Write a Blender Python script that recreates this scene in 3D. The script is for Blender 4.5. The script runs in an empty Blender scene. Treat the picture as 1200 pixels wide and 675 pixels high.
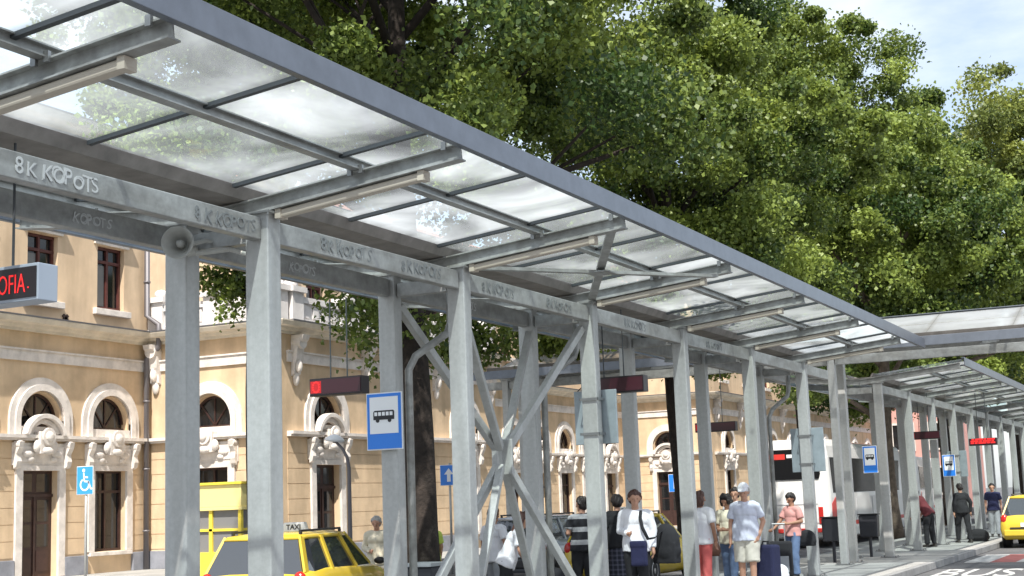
import bpy, bmesh, math, random
import numpy as np
from mathutils import Vector, Matrix, Euler

C = bpy.context.scene.collection
R = math.radians
PI = math.pi
rng = random.Random(7)

# ------------------------------------------------------------------ camera
cam_d = bpy.data.cameras.new('camera')
cam = bpy.data.objects.new('camera', cam_d)
C.objects.link(cam)
cam_d.sensor_width = 36
cam_d.lens = 1650 * 36 / 1200
cam_d.clip_start = 0.1
cam_d.clip_end = 3000
cam.matrix_world = Matrix(((0.44534771, -0.11859803, -0.88746827, 0),
                           (-0.89465087, -0.09832103, -0.43581281, 0),
                           (-0.03557025, 0.98806249, -0.14989088, 1.7),
                           (0, 0, 0, 1)))
bpy.context.scene.camera = cam

# ------------------------------------------------------------------ sky, sun, exposure
SUN = Vector((-0.52, -0.20, 0.83)).normalized()
sc = bpy.context.scene
w = bpy.data.worlds.new('World')
sc.world = w
w.use_nodes = True
nt = w.node_tree
nt.nodes.clear()
wo = nt.nodes.new('ShaderNodeOutputWorld')
bg = nt.nodes.new('ShaderNodeBackground')
sky = nt.nodes.new('ShaderNodeTexSky')
sky.sky_type = 'NISHITA'
sky.sun_disc = False
sky.sun_elevation = math.asin(SUN.z)
sky.sun_rotation = math.atan2(SUN.x, SUN.y)
sky.air_density = 1.0
sky.dust_density = 1.5
tc = nt.nodes.new('ShaderNodeTexCoord')
mp = nt.nodes.new('ShaderNodeMapping')
mp.inputs['Scale'].default_value = (2.2, 2.2, 6.5)
no = nt.nodes.new('ShaderNodeTexNoise')
no.inputs['Scale'].default_value = 1.3
no.inputs['Detail'].default_value = 7
no.inputs['Roughness'].default_value = 0.58
rp = nt.nodes.new('ShaderNodeValToRGB')
rp.color_ramp.elements[0].position = 0.36
rp.color_ramp.elements[0].color = (0.16, 0.16, 0.16, 1)
rp.color_ramp.elements[1].position = 0.66
mx = nt.nodes.new('ShaderNodeMixRGB')
mx.inputs['Color2'].default_value = (5.6, 5.9, 6.2, 1)
nt.links.new(tc.outputs['Generated'], mp.inputs['Vector'])
nt.links.new(mp.outputs['Vector'], no.inputs['Vector'])
nt.links.new(no.outputs['Fac'], rp.inputs['Fac'])
nt.links.new(rp.outputs['Color'], mx.inputs['Fac'])
nt.links.new(sky.outputs['Color'], mx.inputs['Color1'])
nt.links.new(mx.outputs['Color'], bg.inputs['Color'])
bg.inputs['Strength'].default_value = 0.11
nt.links.new(bg.outputs['Background'], wo.inputs['Surface'])

sd = bpy.data.lights.new('sun', 'SUN')
sd.energy = 4.0
sd.angle = R(0.6)
sd.color = (1.0, 0.95, 0.87)
so = bpy.data.objects.new('sun', sd)
C.objects.link(so)
so.rotation_euler = SUN.to_track_quat('Z', 'Y').to_euler()
so.location = (0, 0, 40)

vs = sc.view_settings
sc.display_settings.display_device = 'sRGB'
vs.view_transform = 'Standard'
vs.look = 'None'
vs.gamma = 1
vs.use_curve_mapping = False
vs.exposure = 0.98
sc.cycles.use_denoising = True
sc.cycles.max_bounces = 8
sc.cycles.diffuse_bounces = 4
sc.cycles.transparent_max_bounces = 24
sc.cycles.sample_clamp_indirect = 8

# ------------------------------------------------------------------ materials
MATS = {}
def mat(name, col, rough=0.7, metal=0.0, noise=None, emit=None, spec=0.5, bump=None, coat=0, gen=None):
    """noise = (scale, amount, second colour or None); bump = (scale, strength)"""
    m = bpy.data.materials.new(name)
    m.use_nodes = True
    t = m.node_tree
    b = t.nodes['Principled BSDF']
    b.inputs['Base Color'].default_value = (*col, 1)
    b.inputs['Roughness'].default_value = rough
    b.inputs['Metallic'].default_value = metal
    b.inputs['Specular IOR Level'].default_value = spec
    b.inputs['Coat Weight'].default_value = coat
    if emit:
        b.inputs['Emission Color'].default_value = (*emit[0], 1)
        b.inputs['Emission Strength'].default_value = emit[1]
    if noise or bump:
        co = t.nodes.new('ShaderNodeTexCoord')
    if noise:
        n = t.nodes.new('ShaderNodeTexNoise')
        n.inputs['Scale'].default_value = noise[0]
        n.inputs['Detail'].default_value = 6
        n.inputs['Roughness'].default_value = 0.62
        t.links.new(co.outputs['Object'], n.inputs['Vector'])
        r = t.nodes.new('ShaderNodeValToRGB')
        c2 = noise[2] if len(noise) > 2 and noise[2] else tuple(c * (1 - noise[1]) for c in col)
        r.color_ramp.elements[0].position = 0.32
        r.color_ramp.elements[0].color = (*c2, 1)
        r.color_ramp.elements[1].position = 0.66
        r.color_ramp.elements[1].color = (*tuple(min(1, c * (1 + noise[1] * 0.5)) for c in col), 1)
        t.links.new(n.outputs['Fac'], r.inputs['Fac'])
        t.links.new(r.outputs['Color'], b.inputs['Base Color'])
    if bump:
        n2 = t.nodes.new('ShaderNodeTexNoise')
        n2.inputs['Scale'].default_value = bump[0]
        n2.inputs['Detail'].default_value = 4
        t.links.new(co.outputs['Object'], n2.inputs['Vector'])
        bp = t.nodes.new('ShaderNodeBump')
        bp.inputs['Strength'].default_value = bump[1]
        bp.inputs['Distance'].default_value = 0.02
        t.links.new(n2.outputs['Fac'], bp.inputs['Height'])
        t.links.new(bp.outputs['Normal'], b.inputs['Normal'])
    MATS[name] = m
    return m

mat('galvanised', (0.46, 0.465, 0.455), 0.42, 0.25, noise=(22, 0.10), bump=(40, 0.06))
mat('galvanised_beam', (0.385, 0.39, 0.38), 0.45, 0.25, noise=(12, 0.20), bump=(40, 0.06))
mat('fascia_steel', (0.16, 0.178, 0.21), 0.35, 0.4, noise=(5, 0.15))
mat('gutter_primer', (0.25, 0.225, 0.205), 0.7, 0, noise=(4, 0.3))
def weather(name, amount, stretch):
    """rain streaks and grime: a long vertical noise multiplied into the base colour"""
    t = MATS[name].node_tree
    b = t.nodes['Principled BSDF']
    src = b.inputs['Base Color'].links[0].from_socket
    co = t.nodes.new('ShaderNodeTexCoord')
    mp_ = t.nodes.new('ShaderNodeMapping'); mp_.inputs['Scale'].default_value = stretch
    n = t.nodes.new('ShaderNodeTexNoise'); n.inputs['Scale'].default_value = 1.0; n.inputs['Detail'].default_value = 5
    r = t.nodes.new('ShaderNodeValToRGB')
    r.color_ramp.elements[0].position = 0.40; r.color_ramp.elements[0].color = (1 - amount, 1 - amount * 1.05, 1 - amount * 1.12, 1)
    r.color_ramp.elements[1].position = 0.58; r.color_ramp.elements[1].color = (1, 1, 1, 1)
    m_ = t.nodes.new('ShaderNodeMixRGB'); m_.blend_type = 'MULTIPLY'; m_.inputs['Fac'].default_value = 1
    t.links.new(co.outputs['Object'], mp_.inputs['Vector']); t.links.new(mp_.outputs['Vector'], n.inputs['Vector'])
    t.links.new(n.outputs['Fac'], r.inputs['Fac'])
    t.links.new(src, m_.inputs['Color1']); t.links.new(r.outputs['Color'], m_.inputs['Color2'])
    t.links.new(m_.outputs['Color'], b.inputs['Base Color'])
weather('galvanised', 0.13, (6, 6, 0.5))
weather('galvanised_beam', 0.24, (1.8, 6, 6))
mat('glazing_bar', (0.05, 0.055, 0.06), 0.5)
mat('bolt', (0.3, 0.3, 0.3), 0.4, 0.8)
mat('cream_plastic', (0.52, 0.46, 0.38), 0.5)
mat('ink_dark', (0.21, 0.22, 0.222), 0.6)
mat('ink_pale', (0.55, 0.56, 0.56), 0.6)
mat('ink_white', (0.75, 0.76, 0.76), 0.6)
mat('ochre', (0.70, 0.525, 0.345), 0.85, noise=(1.3, 0.16), bump=(60, 0.15))
mat('ochre_upper', (0.68, 0.515, 0.35), 0.85, noise=(0.9, 0.14), bump=(60, 0.15))
weather('ochre', 0.16, (1.8, 1.8, 0.35))
weather('ochre_upper', 0.16, (1.8, 1.8, 0.35))
mat('stucco_white', (0.72, 0.665, 0.615), 0.8, noise=(3.0, 0.22), bump=(25, 0.3))
mat('cornice_cream', (0.70, 0.63, 0.52), 0.8, noise=(2.0, 0.2))
mat('balustrade_white', (0.72, 0.69, 0.67), 0.8, noise=(2.0, 0.15))
mat('plinth_grey', (0.27, 0.28, 0.32), 0.8, noise=(2.5, 0.25))
mat('dark_wood', (0.045, 0.02, 0.016), 0.5, noise=(6, 0.35))
mat('red_wood', (0.10, 0.03, 0.025), 0.5, noise=(6, 0.3))
mat('window_dark', (0.012, 0.013, 0.015), 0.06, spec=0.6)
mat('coach_glass', (0.008, 0.008, 0.009), 0.25, spec=0.15)
mat('car_glass', (0.03, 0.036, 0.045), 0.03, spec=1.0, coat=0.8)
mat('curtain_grey', (0.20, 0.20, 0.20), 0.3)
mat('pipe_metal', (0.16, 0.15, 0.16), 0.5, 0.3)
mat('dark_coping', (0.10, 0.10, 0.11), 0.7)
mat('roof_tile', (0.30, 0.12, 0.08), 0.8, noise=(5, 0.3))
mat('asphalt', (0.105, 0.105, 0.11), 0.9, noise=(0.7, 0.3), bump=(120, 0.5))
mat('pavement', (0.34, 0.335, 0.32), 0.85, noise=(1.1, 0.22), bump=(60, 0.3))
mat('kerb_stone', (0.24, 0.24, 0.24), 0.85, noise=(3, 0.25))
mat('paint_white', (0.50, 0.50, 0.49), 0.7, noise=(5, 0.5))
mat('paint_red', (0.38, 0.11, 0.10), 0.7, noise=(4, 0.35))
mat('taxi_yellow', (0.64, 0.46, 0.045), 0.25, coat=0.4, noise=(1.5, 0.06))
mat('car_silver', (0.36, 0.38, 0.41), 0.25, 0.5, coat=0.5)
mat('car_dark', (0.02, 0.022, 0.026), 0.2, coat=0.5)
mat('rubber', (0.018, 0.018, 0.02), 0.8)
mat('rim_metal', (0.45, 0.45, 0.46), 0.3, 0.7)
mat('black_plastic', (0.02, 0.02, 0.022), 0.5)
mat('tail_red', (0.45, 0.02, 0.015), 0.2)
mat('lamp_clear', (0.75, 0.75, 0.72), 0.15)
mat('coach_white', (0.80, 0.79, 0.77), 0.3, coat=0.3, noise=(1, 0.05))
mat('coach_red', (0.62, 0.04, 0.03), 0.35)
mat('coach_grey', (0.45, 0.45, 0.47), 0.4)
mat('purple', (0.12, 0.07, 0.36), 0.6)
mat('sign_blue', (0.02, 0.20, 0.72), 0.35)
mat('sign_white', (0.82, 0.83, 0.84), 0.4)
mat('sign_black', (0.012, 0.012, 0.014), 0.5)
mat('sign_back', (0.34, 0.39, 0.42), 0.4, 0.4, noise=(6, 0.15))
mat('wheel_blue', (0.04, 0.30, 0.66), 0.35)
mat('led_black', (0.016, 0.010, 0.012), 0.35)
mat('led_maroon', (0.045, 0.008, 0.014), 0.3)
mat('led_case', (0.42, 0.46, 0.53), 0.4, 0.2)
mat('led_red', (0.5, 0.02, 0.02), 0.5, emit=((1.0, 0.02, 0.02), 0.5))
mat('led_red_wash', (0.4, 0.01, 0.01), 0.5, emit=((0.9, 0.02, 0.03), 0.10))
mat('kiosk_yellow', (0.84, 0.66, 0.07), 0.45)
mat('kiosk_cream', (0.80, 0.68, 0.28), 0.5)
mat('orange_cloth', (0.75, 0.18, 0.06), 0.8)
mat('bark', (0.036, 0.027, 0.022), 0.95, noise=(6, 0.55), bump=(18, 0.9))
mat('bark_pale', (0.16, 0.12, 0.09), 0.95, noise=(5, 0.5), bump=(18, 0.9))
mat('bin_dark', (0.03, 0.032, 0.04), 0.5)
mat('bin_rim', (0.3, 0.32, 0.34), 0.4, 0.4)
mat('hydrant_red', (0.40, 0.06, 0.04), 0.6)
mat('horn_grey', (0.45, 0.45, 0.42), 0.5, noise=(8, 0.15))
mat('pink_wall', (0.62, 0.33, 0.29), 0.85, noise=(1.0, 0.15))
mat('pale_wall', (0.66, 0.60, 0.54), 0.85, noise=(1.0, 0.15))
mat('skin', (0.50, 0.27, 0.18), 0.55)
mat('skin_tan', (0.36, 0.18, 0.11), 0.55)
mat('hair_dark', (0.018, 0.012, 0.010), 0.5)
mat('hair_brown', (0.075, 0.03, 0.02), 0.5)
mat('hair_grey', (0.42, 0.40, 0.38), 0.6)
mat('eye_dark', (0.01, 0.01, 0.01), 0.3)
mat('cloth_white', (0.76, 0.75, 0.78), 0.9, bump=(9, 0.5))
mat('cloth_cream', (0.70, 0.64, 0.50), 0.9, bump=(9, 0.5))
mat('cloth_black', (0.016, 0.016, 0.019), 0.9, bump=(9, 0.5))
mat('cloth_navy', (0.016, 0.018, 0.06), 0.9, bump=(9, 0.5))
mat('cloth_coral', (0.62, 0.13, 0.12), 0.9, bump=(9, 0.5))
mat('cloth_jeans', (0.13, 0.19, 0.32), 0.9, noise=(6, 0.25), bump=(9, 0.5))
mat('cloth_paleblue', (0.60, 0.62, 0.72), 0.9, bump=(9, 0.5))
mat('cloth_khaki', (0.62, 0.58, 0.50), 0.9, bump=(9, 0.5))
mat('cloth_grey', (0.30, 0.31, 0.33), 0.9, bump=(9, 0.5))
mat('cloth_pink', (0.62, 0.30, 0.27), 0.9, bump=(9, 0.5))
mat('cloth_maroon', (0.13, 0.025, 0.03), 0.9, bump=(9, 0.5))
mat('cloth_lime', (0.55, 0.68, 0.12), 0.9, bump=(9, 0.5))
mat('leather_brown', (0.09, 0.035, 0.02), 0.5)
mat('shoe', (0.03, 0.025, 0.022), 0.6)

def banded(name, cols, period, axis='Z', other=None):
    """cloth woven in bands along an object axis (and across for a plaid)"""
    m = bpy.data.materials.new(name)
    m.use_nodes = True
    t = m.node_tree
    b = t.nodes['Principled BSDF']
    b.inputs['Roughness'].default_value = 0.9
    co = t.nodes.new('ShaderNodeTexCoord')
    sp = t.nodes.new('ShaderNodeSeparateXYZ')
    t.links.new(co.outputs['Object'], sp.inputs[0])
    def ramp(ax):
        mu = t.nodes.new('ShaderNodeMath'); mu.operation = 'MULTIPLY'; mu.inputs[1].default_value = 1 / period
        t.links.new(sp.outputs[ax], mu.inputs[0])
        fr = t.nodes.new('ShaderNodeMath'); fr.operation = 'FRACT'
        t.links.new(mu.outputs[0], fr.inputs[0])
        r = t.nodes.new('ShaderNodeValToRGB')
        r.color_ramp.interpolation = 'CONSTANT'
        r.color_ramp.elements[0].color = (*cols[0], 1)
        r.color_ramp.elements[1].color = (*cols[1], 1)
        r.color_ramp.elements[1].position = 0.62
        t.links.new(fr.outputs[0], r.inputs['Fac'])
        return r
    r = ramp(axis)
    if other:
        r2 = ramp(other)
        mxx = t.nodes.new('ShaderNodeMixRGB')
        mxx.inputs['Fac'].default_value = 0.5
        t.links.new(r.outputs['Color'], mxx.inputs['Color1'])
        t.links.new(r2.outputs['Color'], mxx.inputs['Color2'])
        t.links.new(mxx.outputs['Color'], b.inputs['Base Color'])
    else:
        t.links.new(r.outputs['Color'], b.inputs['Base Color'])
    MATS[name] = m
banded('cloth_striped', ((0.016, 0.016, 0.02), (0.36, 0.36, 0.37)), 0.19)
banded('cloth_plaid', ((0.018, 0.020, 0.03), (0.10, 0.10, 0.14)), 0.07, 'Z', 'Y')

def glass_mat(name, frost, clear, tint, scale):
    m = bpy.data.materials.new(name)
    m.use_nodes = True
    t = m.node_tree
    t.nodes.clear()
    out = t.nodes.new('ShaderNodeOutputMaterial')
    tr = t.nodes.new('ShaderNodeBsdfTransparent'); tr.inputs['Color'].default_value = (*tint, 1)
    tl = t.nodes.new('ShaderNodeBsdfTranslucent'); tl.inputs['Color'].default_value = (0.86, 0.91, 0.95, 1)
    gl = t.nodes.new('ShaderNodeBsdfGlossy'); gl.inputs['Roughness'].default_value = 0.05
    co = t.nodes.new('ShaderNodeTexCoord')
    n = t.nodes.new('ShaderNodeTexNoise')  # patchy frost mimics clouds shining through the panes
    n.inputs['Scale'].default_value = scale
    n.inputs['Detail'].default_value = 5
    n.inputs['Distortion'].default_value = 0.6
    t.links.new(co.outputs['Object'], n.inputs['Vector'])
    mr = t.nodes.new('ShaderNodeMapRange')
    mr.inputs['From Min'].default_value = 0.35
    mr.inputs['From Max'].default_value = 0.68
    mr.inputs['To Min'].default_value = frost
    mr.inputs['To Max'].default_value = clear
    t.links.new(n.outputs['Fac'], mr.inputs['Value'])
    df = t.nodes.new('ShaderNodeBsdfDiffuse'); df.inputs['Color'].default_value = (0.8, 0.84, 0.86, 1)
    m0 = t.nodes.new('ShaderNodeMixShader'); m0.inputs['Fac'].default_value = 0.3
    t.links.new(tl.outputs[0], m0.inputs[1])
    t.links.new(df.outputs[0], m0.inputs[2])
    m1 = t.nodes.new('ShaderNodeMixShader')
    t.links.new(mr.outputs['Result'], m1.inputs['Fac'])
    t.links.new(m0.outputs[0], m1.inputs[1])
    t.links.new(tr.outputs[0], m1.inputs[2])
    m2 = t.nodes.new('ShaderNodeMixShader')
    m2.inputs['Fac'].default_value = 0.05
    t.links.new(m1.outputs[0], m2.inputs[1])
    t.links.new(gl.outputs[0], m2.inputs[2])
    # dirt gathered along the edges of each pane
    sp = t.nodes.new('ShaderNodeSeparateXYZ'); t.links.new(co.outputs['Generated'], sp.inputs[0])
    ed = []
    for ax in ('X', 'Y'):
        a_ = t.nodes.new('ShaderNodeMath'); a_.operation = 'SUBTRACT'; a_.inputs[1].default_value = 0.5; t.links.new(sp.outputs[ax], a_.inputs[0])
        b_ = t.nodes.new('ShaderNodeMath'); b_.operation = 'ABSOLUTE'; t.links.new(a_.outputs[0], b_.inputs[0]); ed.append(b_)
    mxm = t.nodes.new('ShaderNodeMath'); mxm.operation = 'MAXIMUM'
    t.links.new(ed[0].outputs[0], mxm.inputs[0]); t.links.new(ed[1].outputs[0], mxm.inputs[1])
    r1 = t.nodes.new('ShaderNodeMapRange'); r1.inputs['From Min'].default_value = 0.44; r1.inputs['From Max'].default_value = 0.5; r1.inputs['To Max'].default_value = 0.85
    t.links.new(mxm.outputs[0], r1.inputs['Value'])
    n3 = t.nodes.new('ShaderNodeTexNoise'); n3.inputs['Scale'].default_value = 7; n3.inputs['Detail'].default_value = 6
    t.links.new(co.outputs['Object'], n3.inputs['Vector'])
    mu = t.nodes.new('ShaderNodeMath'); mu.operation = 'MULTIPLY'
    t.links.new(r1.outputs['Result'], mu.inputs[0]); t.links.new(n3.outputs['Fac'], mu.inputs[1])
    dd = t.nodes.new('ShaderNodeBsdfDiffuse'); dd.inputs['Color'].default_value = (0.16, 0.15, 0.13, 1)
    m3 = t.nodes.new('ShaderNodeMixShader')
    t.links.new(mu.outputs[0], m3.inputs['Fac']); t.links.new(m2.outputs[0], m3.inputs[1]); t.links.new(dd.outputs[0], m3.inputs[2])
    t.links.new(m3.outputs[0], out.inputs['Surface'])
    MATS[name] = m
glass_mat('roof_glass', 0.42, 0.90, (0.80, 0.92, 0.97), 0.8)
glass_mat('roof_glass_tree_shade', 0.62, 0.90, (0.74, 0.86, 0.86), 0.9)  # clearer, darker tint puts tree shade into these panes

glass_mat('roof_glass_sky_sheen', 0.08, 0.4, (0.9, 0.95, 0.96), 0.8)  # extra white frost puts the sky reflection into the glass

def leaf_mat(name, base, var):
    m = bpy.data.materials.new(name)
    m.use_nodes = True
    t = m.node_tree
    t.nodes.clear()
    out = t.nodes.new('ShaderNodeOutputMaterial')
    at = t.nodes.new('ShaderNodeAttribute')
    at.attribute_name = 'tint'
    r = t.nodes.new('ShaderNodeValToRGB')
    r.color_ramp.elements[0].color = (*base, 1)
    r.color_ramp.elements[1].color = (*var, 1)
    t.links.new(at.outputs['Fac'], r.inputs['Fac'])
    pb = t.nodes.new('ShaderNodeBsdfPrincipled')
    pb.inputs['Roughness'].default_value = 0.5
    pb.inputs['Specular IOR Level'].default_value = 0.5
    t.links.new(r.outputs['Color'], pb.inputs['Base Color'])
    tl = t.nodes.new('ShaderNodeBsdfTranslucent')
    hs = t.nodes.new('ShaderNodeHueSaturation')
    hs.inputs['Value'].default_value = 1.5
    hs.inputs['Hue'].default_value = 0.485
    t.links.new(r.outputs['Color'], hs.inputs['Color'])
    t.links.new(hs.outputs['Color'], tl.inputs['Color'])
    ms = t.nodes.new('ShaderNodeMixShader')
    ms.inputs['Fac'].default_value = 0.29
    t.links.new(pb.outputs[0], ms.inputs[1])
    t.links.new(tl.outputs[0], ms.inputs[2])
    t.links.new(ms.outputs[0], out.inputs['Surface'])
    MATS[name] = m
leaf_mat('leaves', (0.032, 0.068, 0.013), (0.245, 0.315, 0.062))
leaf_mat('leaves_brown', (0.05, 0.08, 0.018), (0.235, 0.275, 0.06))

# ------------------------------------------------------------------ mesh helpers
TMP = bpy.data.scenes.new('workbench')
def evaluated(o):
    TMP.collection.objects.link(o)
    vl = TMP.view_layers[0]
    vl.update()
    dg = vl.depsgraph
    me = bpy.data.meshes.new_from_object(o.evaluated_get(dg), depsgraph=dg)
    d = o.data
    bpy.data.objects.remove(o)
    return me, d

def frame_of(p0, p1, up=(0, 0, 1)):
    p0, p1 = Vector(p0), Vector(p1)
    d = (p1 - p0).normalized()
    u = Vector(up)
    if abs(d.dot(u)) > 0.98:
        u = Vector((0, 1, 0))
    s = d.cross(u).normalized()
    u = s.cross(d).normalized()
    return p0, p1, s, u

class MB:
    def __init__(self):
        self.v, self.f = [], []
    def add(self, verts, faces, M=None):
        b = len(self.v)
        self.v += [tuple(M @ Vector(p)) if M is not None else tuple(p) for p in verts]
        self.f += [tuple(i + b for i in f) for f in faces]
        return self
    def box(self, lo, hi, M=None):
        x0, y0, z0 = lo; x1, y1, z1 = hi
        v = [(x0, y0, z0), (x1, y0, z0), (x1, y1, z0), (x0, y1, z0), (x0, y0, z1), (x1, y0, z1), (x1, y1, z1), (x0, y1, z1)]
        f = [(0, 3, 2, 1), (4, 5, 6, 7), (0, 1, 5, 4), (1, 2, 6, 5), (2, 3, 7, 6), (3, 0, 4, 7)]
        return self.add(v, f, M)
    def prism(self, prof, p0, p1, up=(0, 0, 1), M=None):
        """profile points (side, up) run from p0 to p1"""
        p0, p1, s, u = frame_of(p0, p1, up)
        n = len(prof)
        v = [p0 + s * a + u * b for a, b in prof] + [p1 + s * a + u * b for a, b in prof]
        f = [tuple(range(n)), tuple(range(2 * n - 1, n - 1, -1))]
        for i in range(n):
            j = (i + 1) % n
            f.append((j, i, n + i, n + j))
        return self.add(v, f, M)
    def beam(self, p0, p1, wd, ht, up=(0, 0, 1), M=None):
        a, b = wd / 2, ht / 2
        return self.prism([(-a, -b), (a, -b), (a, b), (-a, b)], p0, p1, up, M)
    def ibeam(self, p0, p1, h, wd, tf=0.012, tw=0.01, M=None):
        a, b, t = wd / 2, h / 2, tw / 2
        pr = [(-a, -b), (a, -b), (a, -b + tf), (t, -b + tf), (t, b - tf), (a, b - tf), (a, b), (-a, b), (-a, b - tf), (-t, b - tf), (-t, -b + tf), (-a, -b + tf)]
        return self.prism(pr, p0, p1, M=M)
    def tube(self, pts, radii, n=10, M=None, flat=1.0, side=None):
        """closed tube through pts; radius per point (number or (side, up))"""
        pts = [Vector(p) for p in pts]
        v, f = [], []
        k = len(pts)
        up0 = None
        for i, p in enumerate(pts):
            d = (pts[min(i + 1, k - 1)] - pts[max(i - 1, 0)]).normalized()
            if side is not None:
                s = Vector(side); s = (s - d * s.dot(d)).normalized()
            elif up0 is None:
                a = Vector((0, 0, 1)) if abs(d.z) < 0.9 else Vector((0, 1, 0))
                s = d.cross(a).normalized()
            else:
                s = (up0 - d * up0.dot(d)).normalized()
            up0 = s
            u = s.cross(d).normalized()
            r = radii[i] if isinstance(radii, (list, tuple)) else radii
            ra, rb = r if isinstance(r, tuple) else (r, r * flat)
            for q in range(n):
                t = 2 * PI * q / n
                v.append(p + s * (ra * math.cos(t)) + u * (rb * math.sin(t)))
        for i in range(k - 1):
            for q in range(n):
                q2 = (q + 1) % n
                f.append((i * n + q2, i * n + q, (i + 1) * n + q, (i + 1) * n + q2))
        f.append(tuple(range(n)))
        f.append(tuple(range(k * n - 1, (k - 1) * n - 1, -1)))
        return self.add(v, f, M)
    def capsule(self, p0, r0, p1, r1, n=12):
        p0, p1 = Vector(p0), Vector(p1)
        d = (p1 - p0)
        if d.length < 1e-6:
            return self.ell(p0, (r0, r0, r0))
        d.normalize()
        pts, rr = [], []
        for a in (-80, -55, -28, 0):
            pts.append(p0 + d * (r0 * math.sin(R(a)))); rr.append(r0 * math.cos(R(a)))
        for a in (0, 28, 55, 80):
            pts.append(p1 + d * (r1 * math.sin(R(a)))); rr.append(r1 * math.cos(R(a)))
        return self.tube(pts, rr, n)
    def ell(self, c, r, M=None, nu=14, nv=9):
        v, f = [], []
        c = Vector(c)
        for j in range(1, nv):
            ph = PI * j / nv - PI / 2
            for i in range(nu):
                t = 2 * PI * i / nu
                v.append((c.x + r[0] * math.cos(ph) * math.cos(t), c.y + r[1] * math.cos(ph) * math.sin(t), c.z + r[2] * math.sin(ph)))
        b = len(v)
        v += [(c.x, c.y, c.z - r[2]), (c.x, c.y, c.z + r[2])]
        for j in range(nv - 2):
            for i in range(nu):
                i2 = (i + 1) % nu
                f.append((j * nu + i, j * nu + i2, (j + 1) * nu + i2, (j + 1) * nu + i))
        for i in range(nu):
            i2 = (i + 1) % nu
            f.append((b, i2, i)); f.append((b + 1, (nv - 2) * nu + i, (nv - 2) * nu + i2))
        return self.add(v, f, M)
    def disc(self, c, r0, depth, n=24, M=None, r_in=0.0, a0=0, a1=360):
        """flat disc / ring / arc in the local xy plane, extruded along +z"""
        v, f = [], []
        full = abs(a1 - a0) >= 360
        m = n if full else n + 1
        for z in (c[2], c[2] + depth):
            for i in range(m):
                t = R(a0 + (a1 - a0) * i / n)
                v.append((c[0] + r0 * math.cos(t), c[1] + r0 * math.sin(t), z))
            for i in range(m):
                t = R(a0 + (a1 - a0) * i / n)
                v.append((c[0] + r_in * math.cos(t), c[1] + r_in * math.sin(t), z))
        for i in range(n):
            j = (i + 1) % m
            f.append((2 * m + i, 2 * m + j, 3 * m + j, 3 * m + i))
            f.append((j, i, m + i, m + j))
            f.append((i, j, 2 * m + j, 2 * m + i))
            if r_in > 0:
                f.append((m + j, m + i, 3 * m + i, 3 * m + j))
        if not full:
            f.append((0, 2 * m, 3 * m, m)); e = m - 1
            f.append((e, m + e, 3 * m + e, 2 * m + e))
        return self.add(v, f, M)
    def lathe(self, prof, n=20, M=None):
        v, f = [], []
        for r, z in prof:
            for i in range(n):
                t = 2 * PI * i / n
                v.append((r * math.cos(t), r * math.sin(t), z))
        for k in range(len(prof) - 1):
            for i in range(n):
                j = (i + 1) % n
                f.append((k * n + i, k * n + j, (k + 1) * n + j, (k + 1) * n + i))
        f.append(tuple(range(n - 1, -1, -1)))
        f.append(tuple(range((len(prof) - 1) * n, len(prof) * n)))
        return self.add(v, f, M)
    def poly(self, pts, depth, M=None):
        """flat polygon (a, b) extruded along local +c"""
        n = len(pts)
        v = [(a, b, 0) for a, b in pts] + [(a, b, depth) for a, b in pts]
        f = [tuple(range(n - 1, -1, -1)), tuple(range(n, 2 * n))]
        for i in range(n):
            j = (i + 1) % n
            f.append((i, j, n + j, n + i))
        return self.add(v, f, M)
    def plate(self, outer, holes, depth, M=None, top=0.0):
        """sheet with holes in local (a, b); c from top-depth to top"""
        cu = bpy.data.curves.new('sheet', 'CURVE')
        cu.dimensions = '2D'
        cu.fill_mode = 'BOTH'
        cu.extrude = depth / 2
        for ring in [outer] + holes:
            sp = cu.splines.new('POLY')
            sp.points.add(len(ring) - 1)
            for p, (a, b) in zip(sp.points, ring):
                p.co = (a, b, 0, 1)
            sp.use_cyclic_u = True
        o = bpy.data.objects.new('sheet', cu)
        me, d = evaluated(o)
        bpy.data.curves.remove(d)
        v = [(p.co.x, p.co.y, p.co.z + top - depth / 2) for p in me.vertices]
        f = [tuple(p.vertices) for p in me.polygons]
        bpy.data.meshes.remove(me)
        return self.add(v, f, M)
    def text(self, s, size, depth, M=None, align='LEFT', bold=0.0, sx=1.0, shear=0.0):
        cu = bpy.data.curves.new('lettering', 'FONT')
        cu.body = s
        cu.size = size
        cu.extrude = depth / 2
        cu.offset = bold
        cu.shear = shear
        cu.align_x = align
        cu.resolution_u = 3
        o = bpy.data.objects.new('lettering', cu)
        me, d = evaluated(o)
        bpy.data.curves.remove(d)
        v = [(p.co.x * sx, p.co.y, p.co.z + depth / 2) for p in me.vertices]
        f = [tuple(p.vertices) for p in me.polygons]
        bpy.data.meshes.remove(me)
        return self.add(v, f, M)
    def build(self, name, m, parent=None, smooth=False, bevel=0.0, fix=True):
        me = bpy.data.meshes.new(name)
        me.from_pydata(self.v, [], self.f)
        if fix:
            bm = bmesh.new()
            bm.from_mesh(me)
            bmesh.ops.recalc_face_normals(bm, faces=bm.faces)
            bm.to_mesh(me)
            bm.free()
        if m:
            me.materials.append(MATS[m])
        if smooth:
            for p in me.polygons:
                p.use_smooth = True
        o = bpy.data.objects.new(name, me)
        C.objects.link(o)
        if parent is not None:
            o.parent = parent
        if bevel:
            md = o.modifiers.new('bevel', 'BEVEL')
            md.width = bevel
            md.segments = 2
            md.limit_method = 'ANGLE'
            md.angle_limit = R(40)
        return o

def tag(o, label=None, cat=None, group=None, kind=None):
    if label: o['label'] = label
    if cat: o['category'] = cat
    if group: o['group'] = group
    if kind: o['kind'] = kind
    return o

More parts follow.
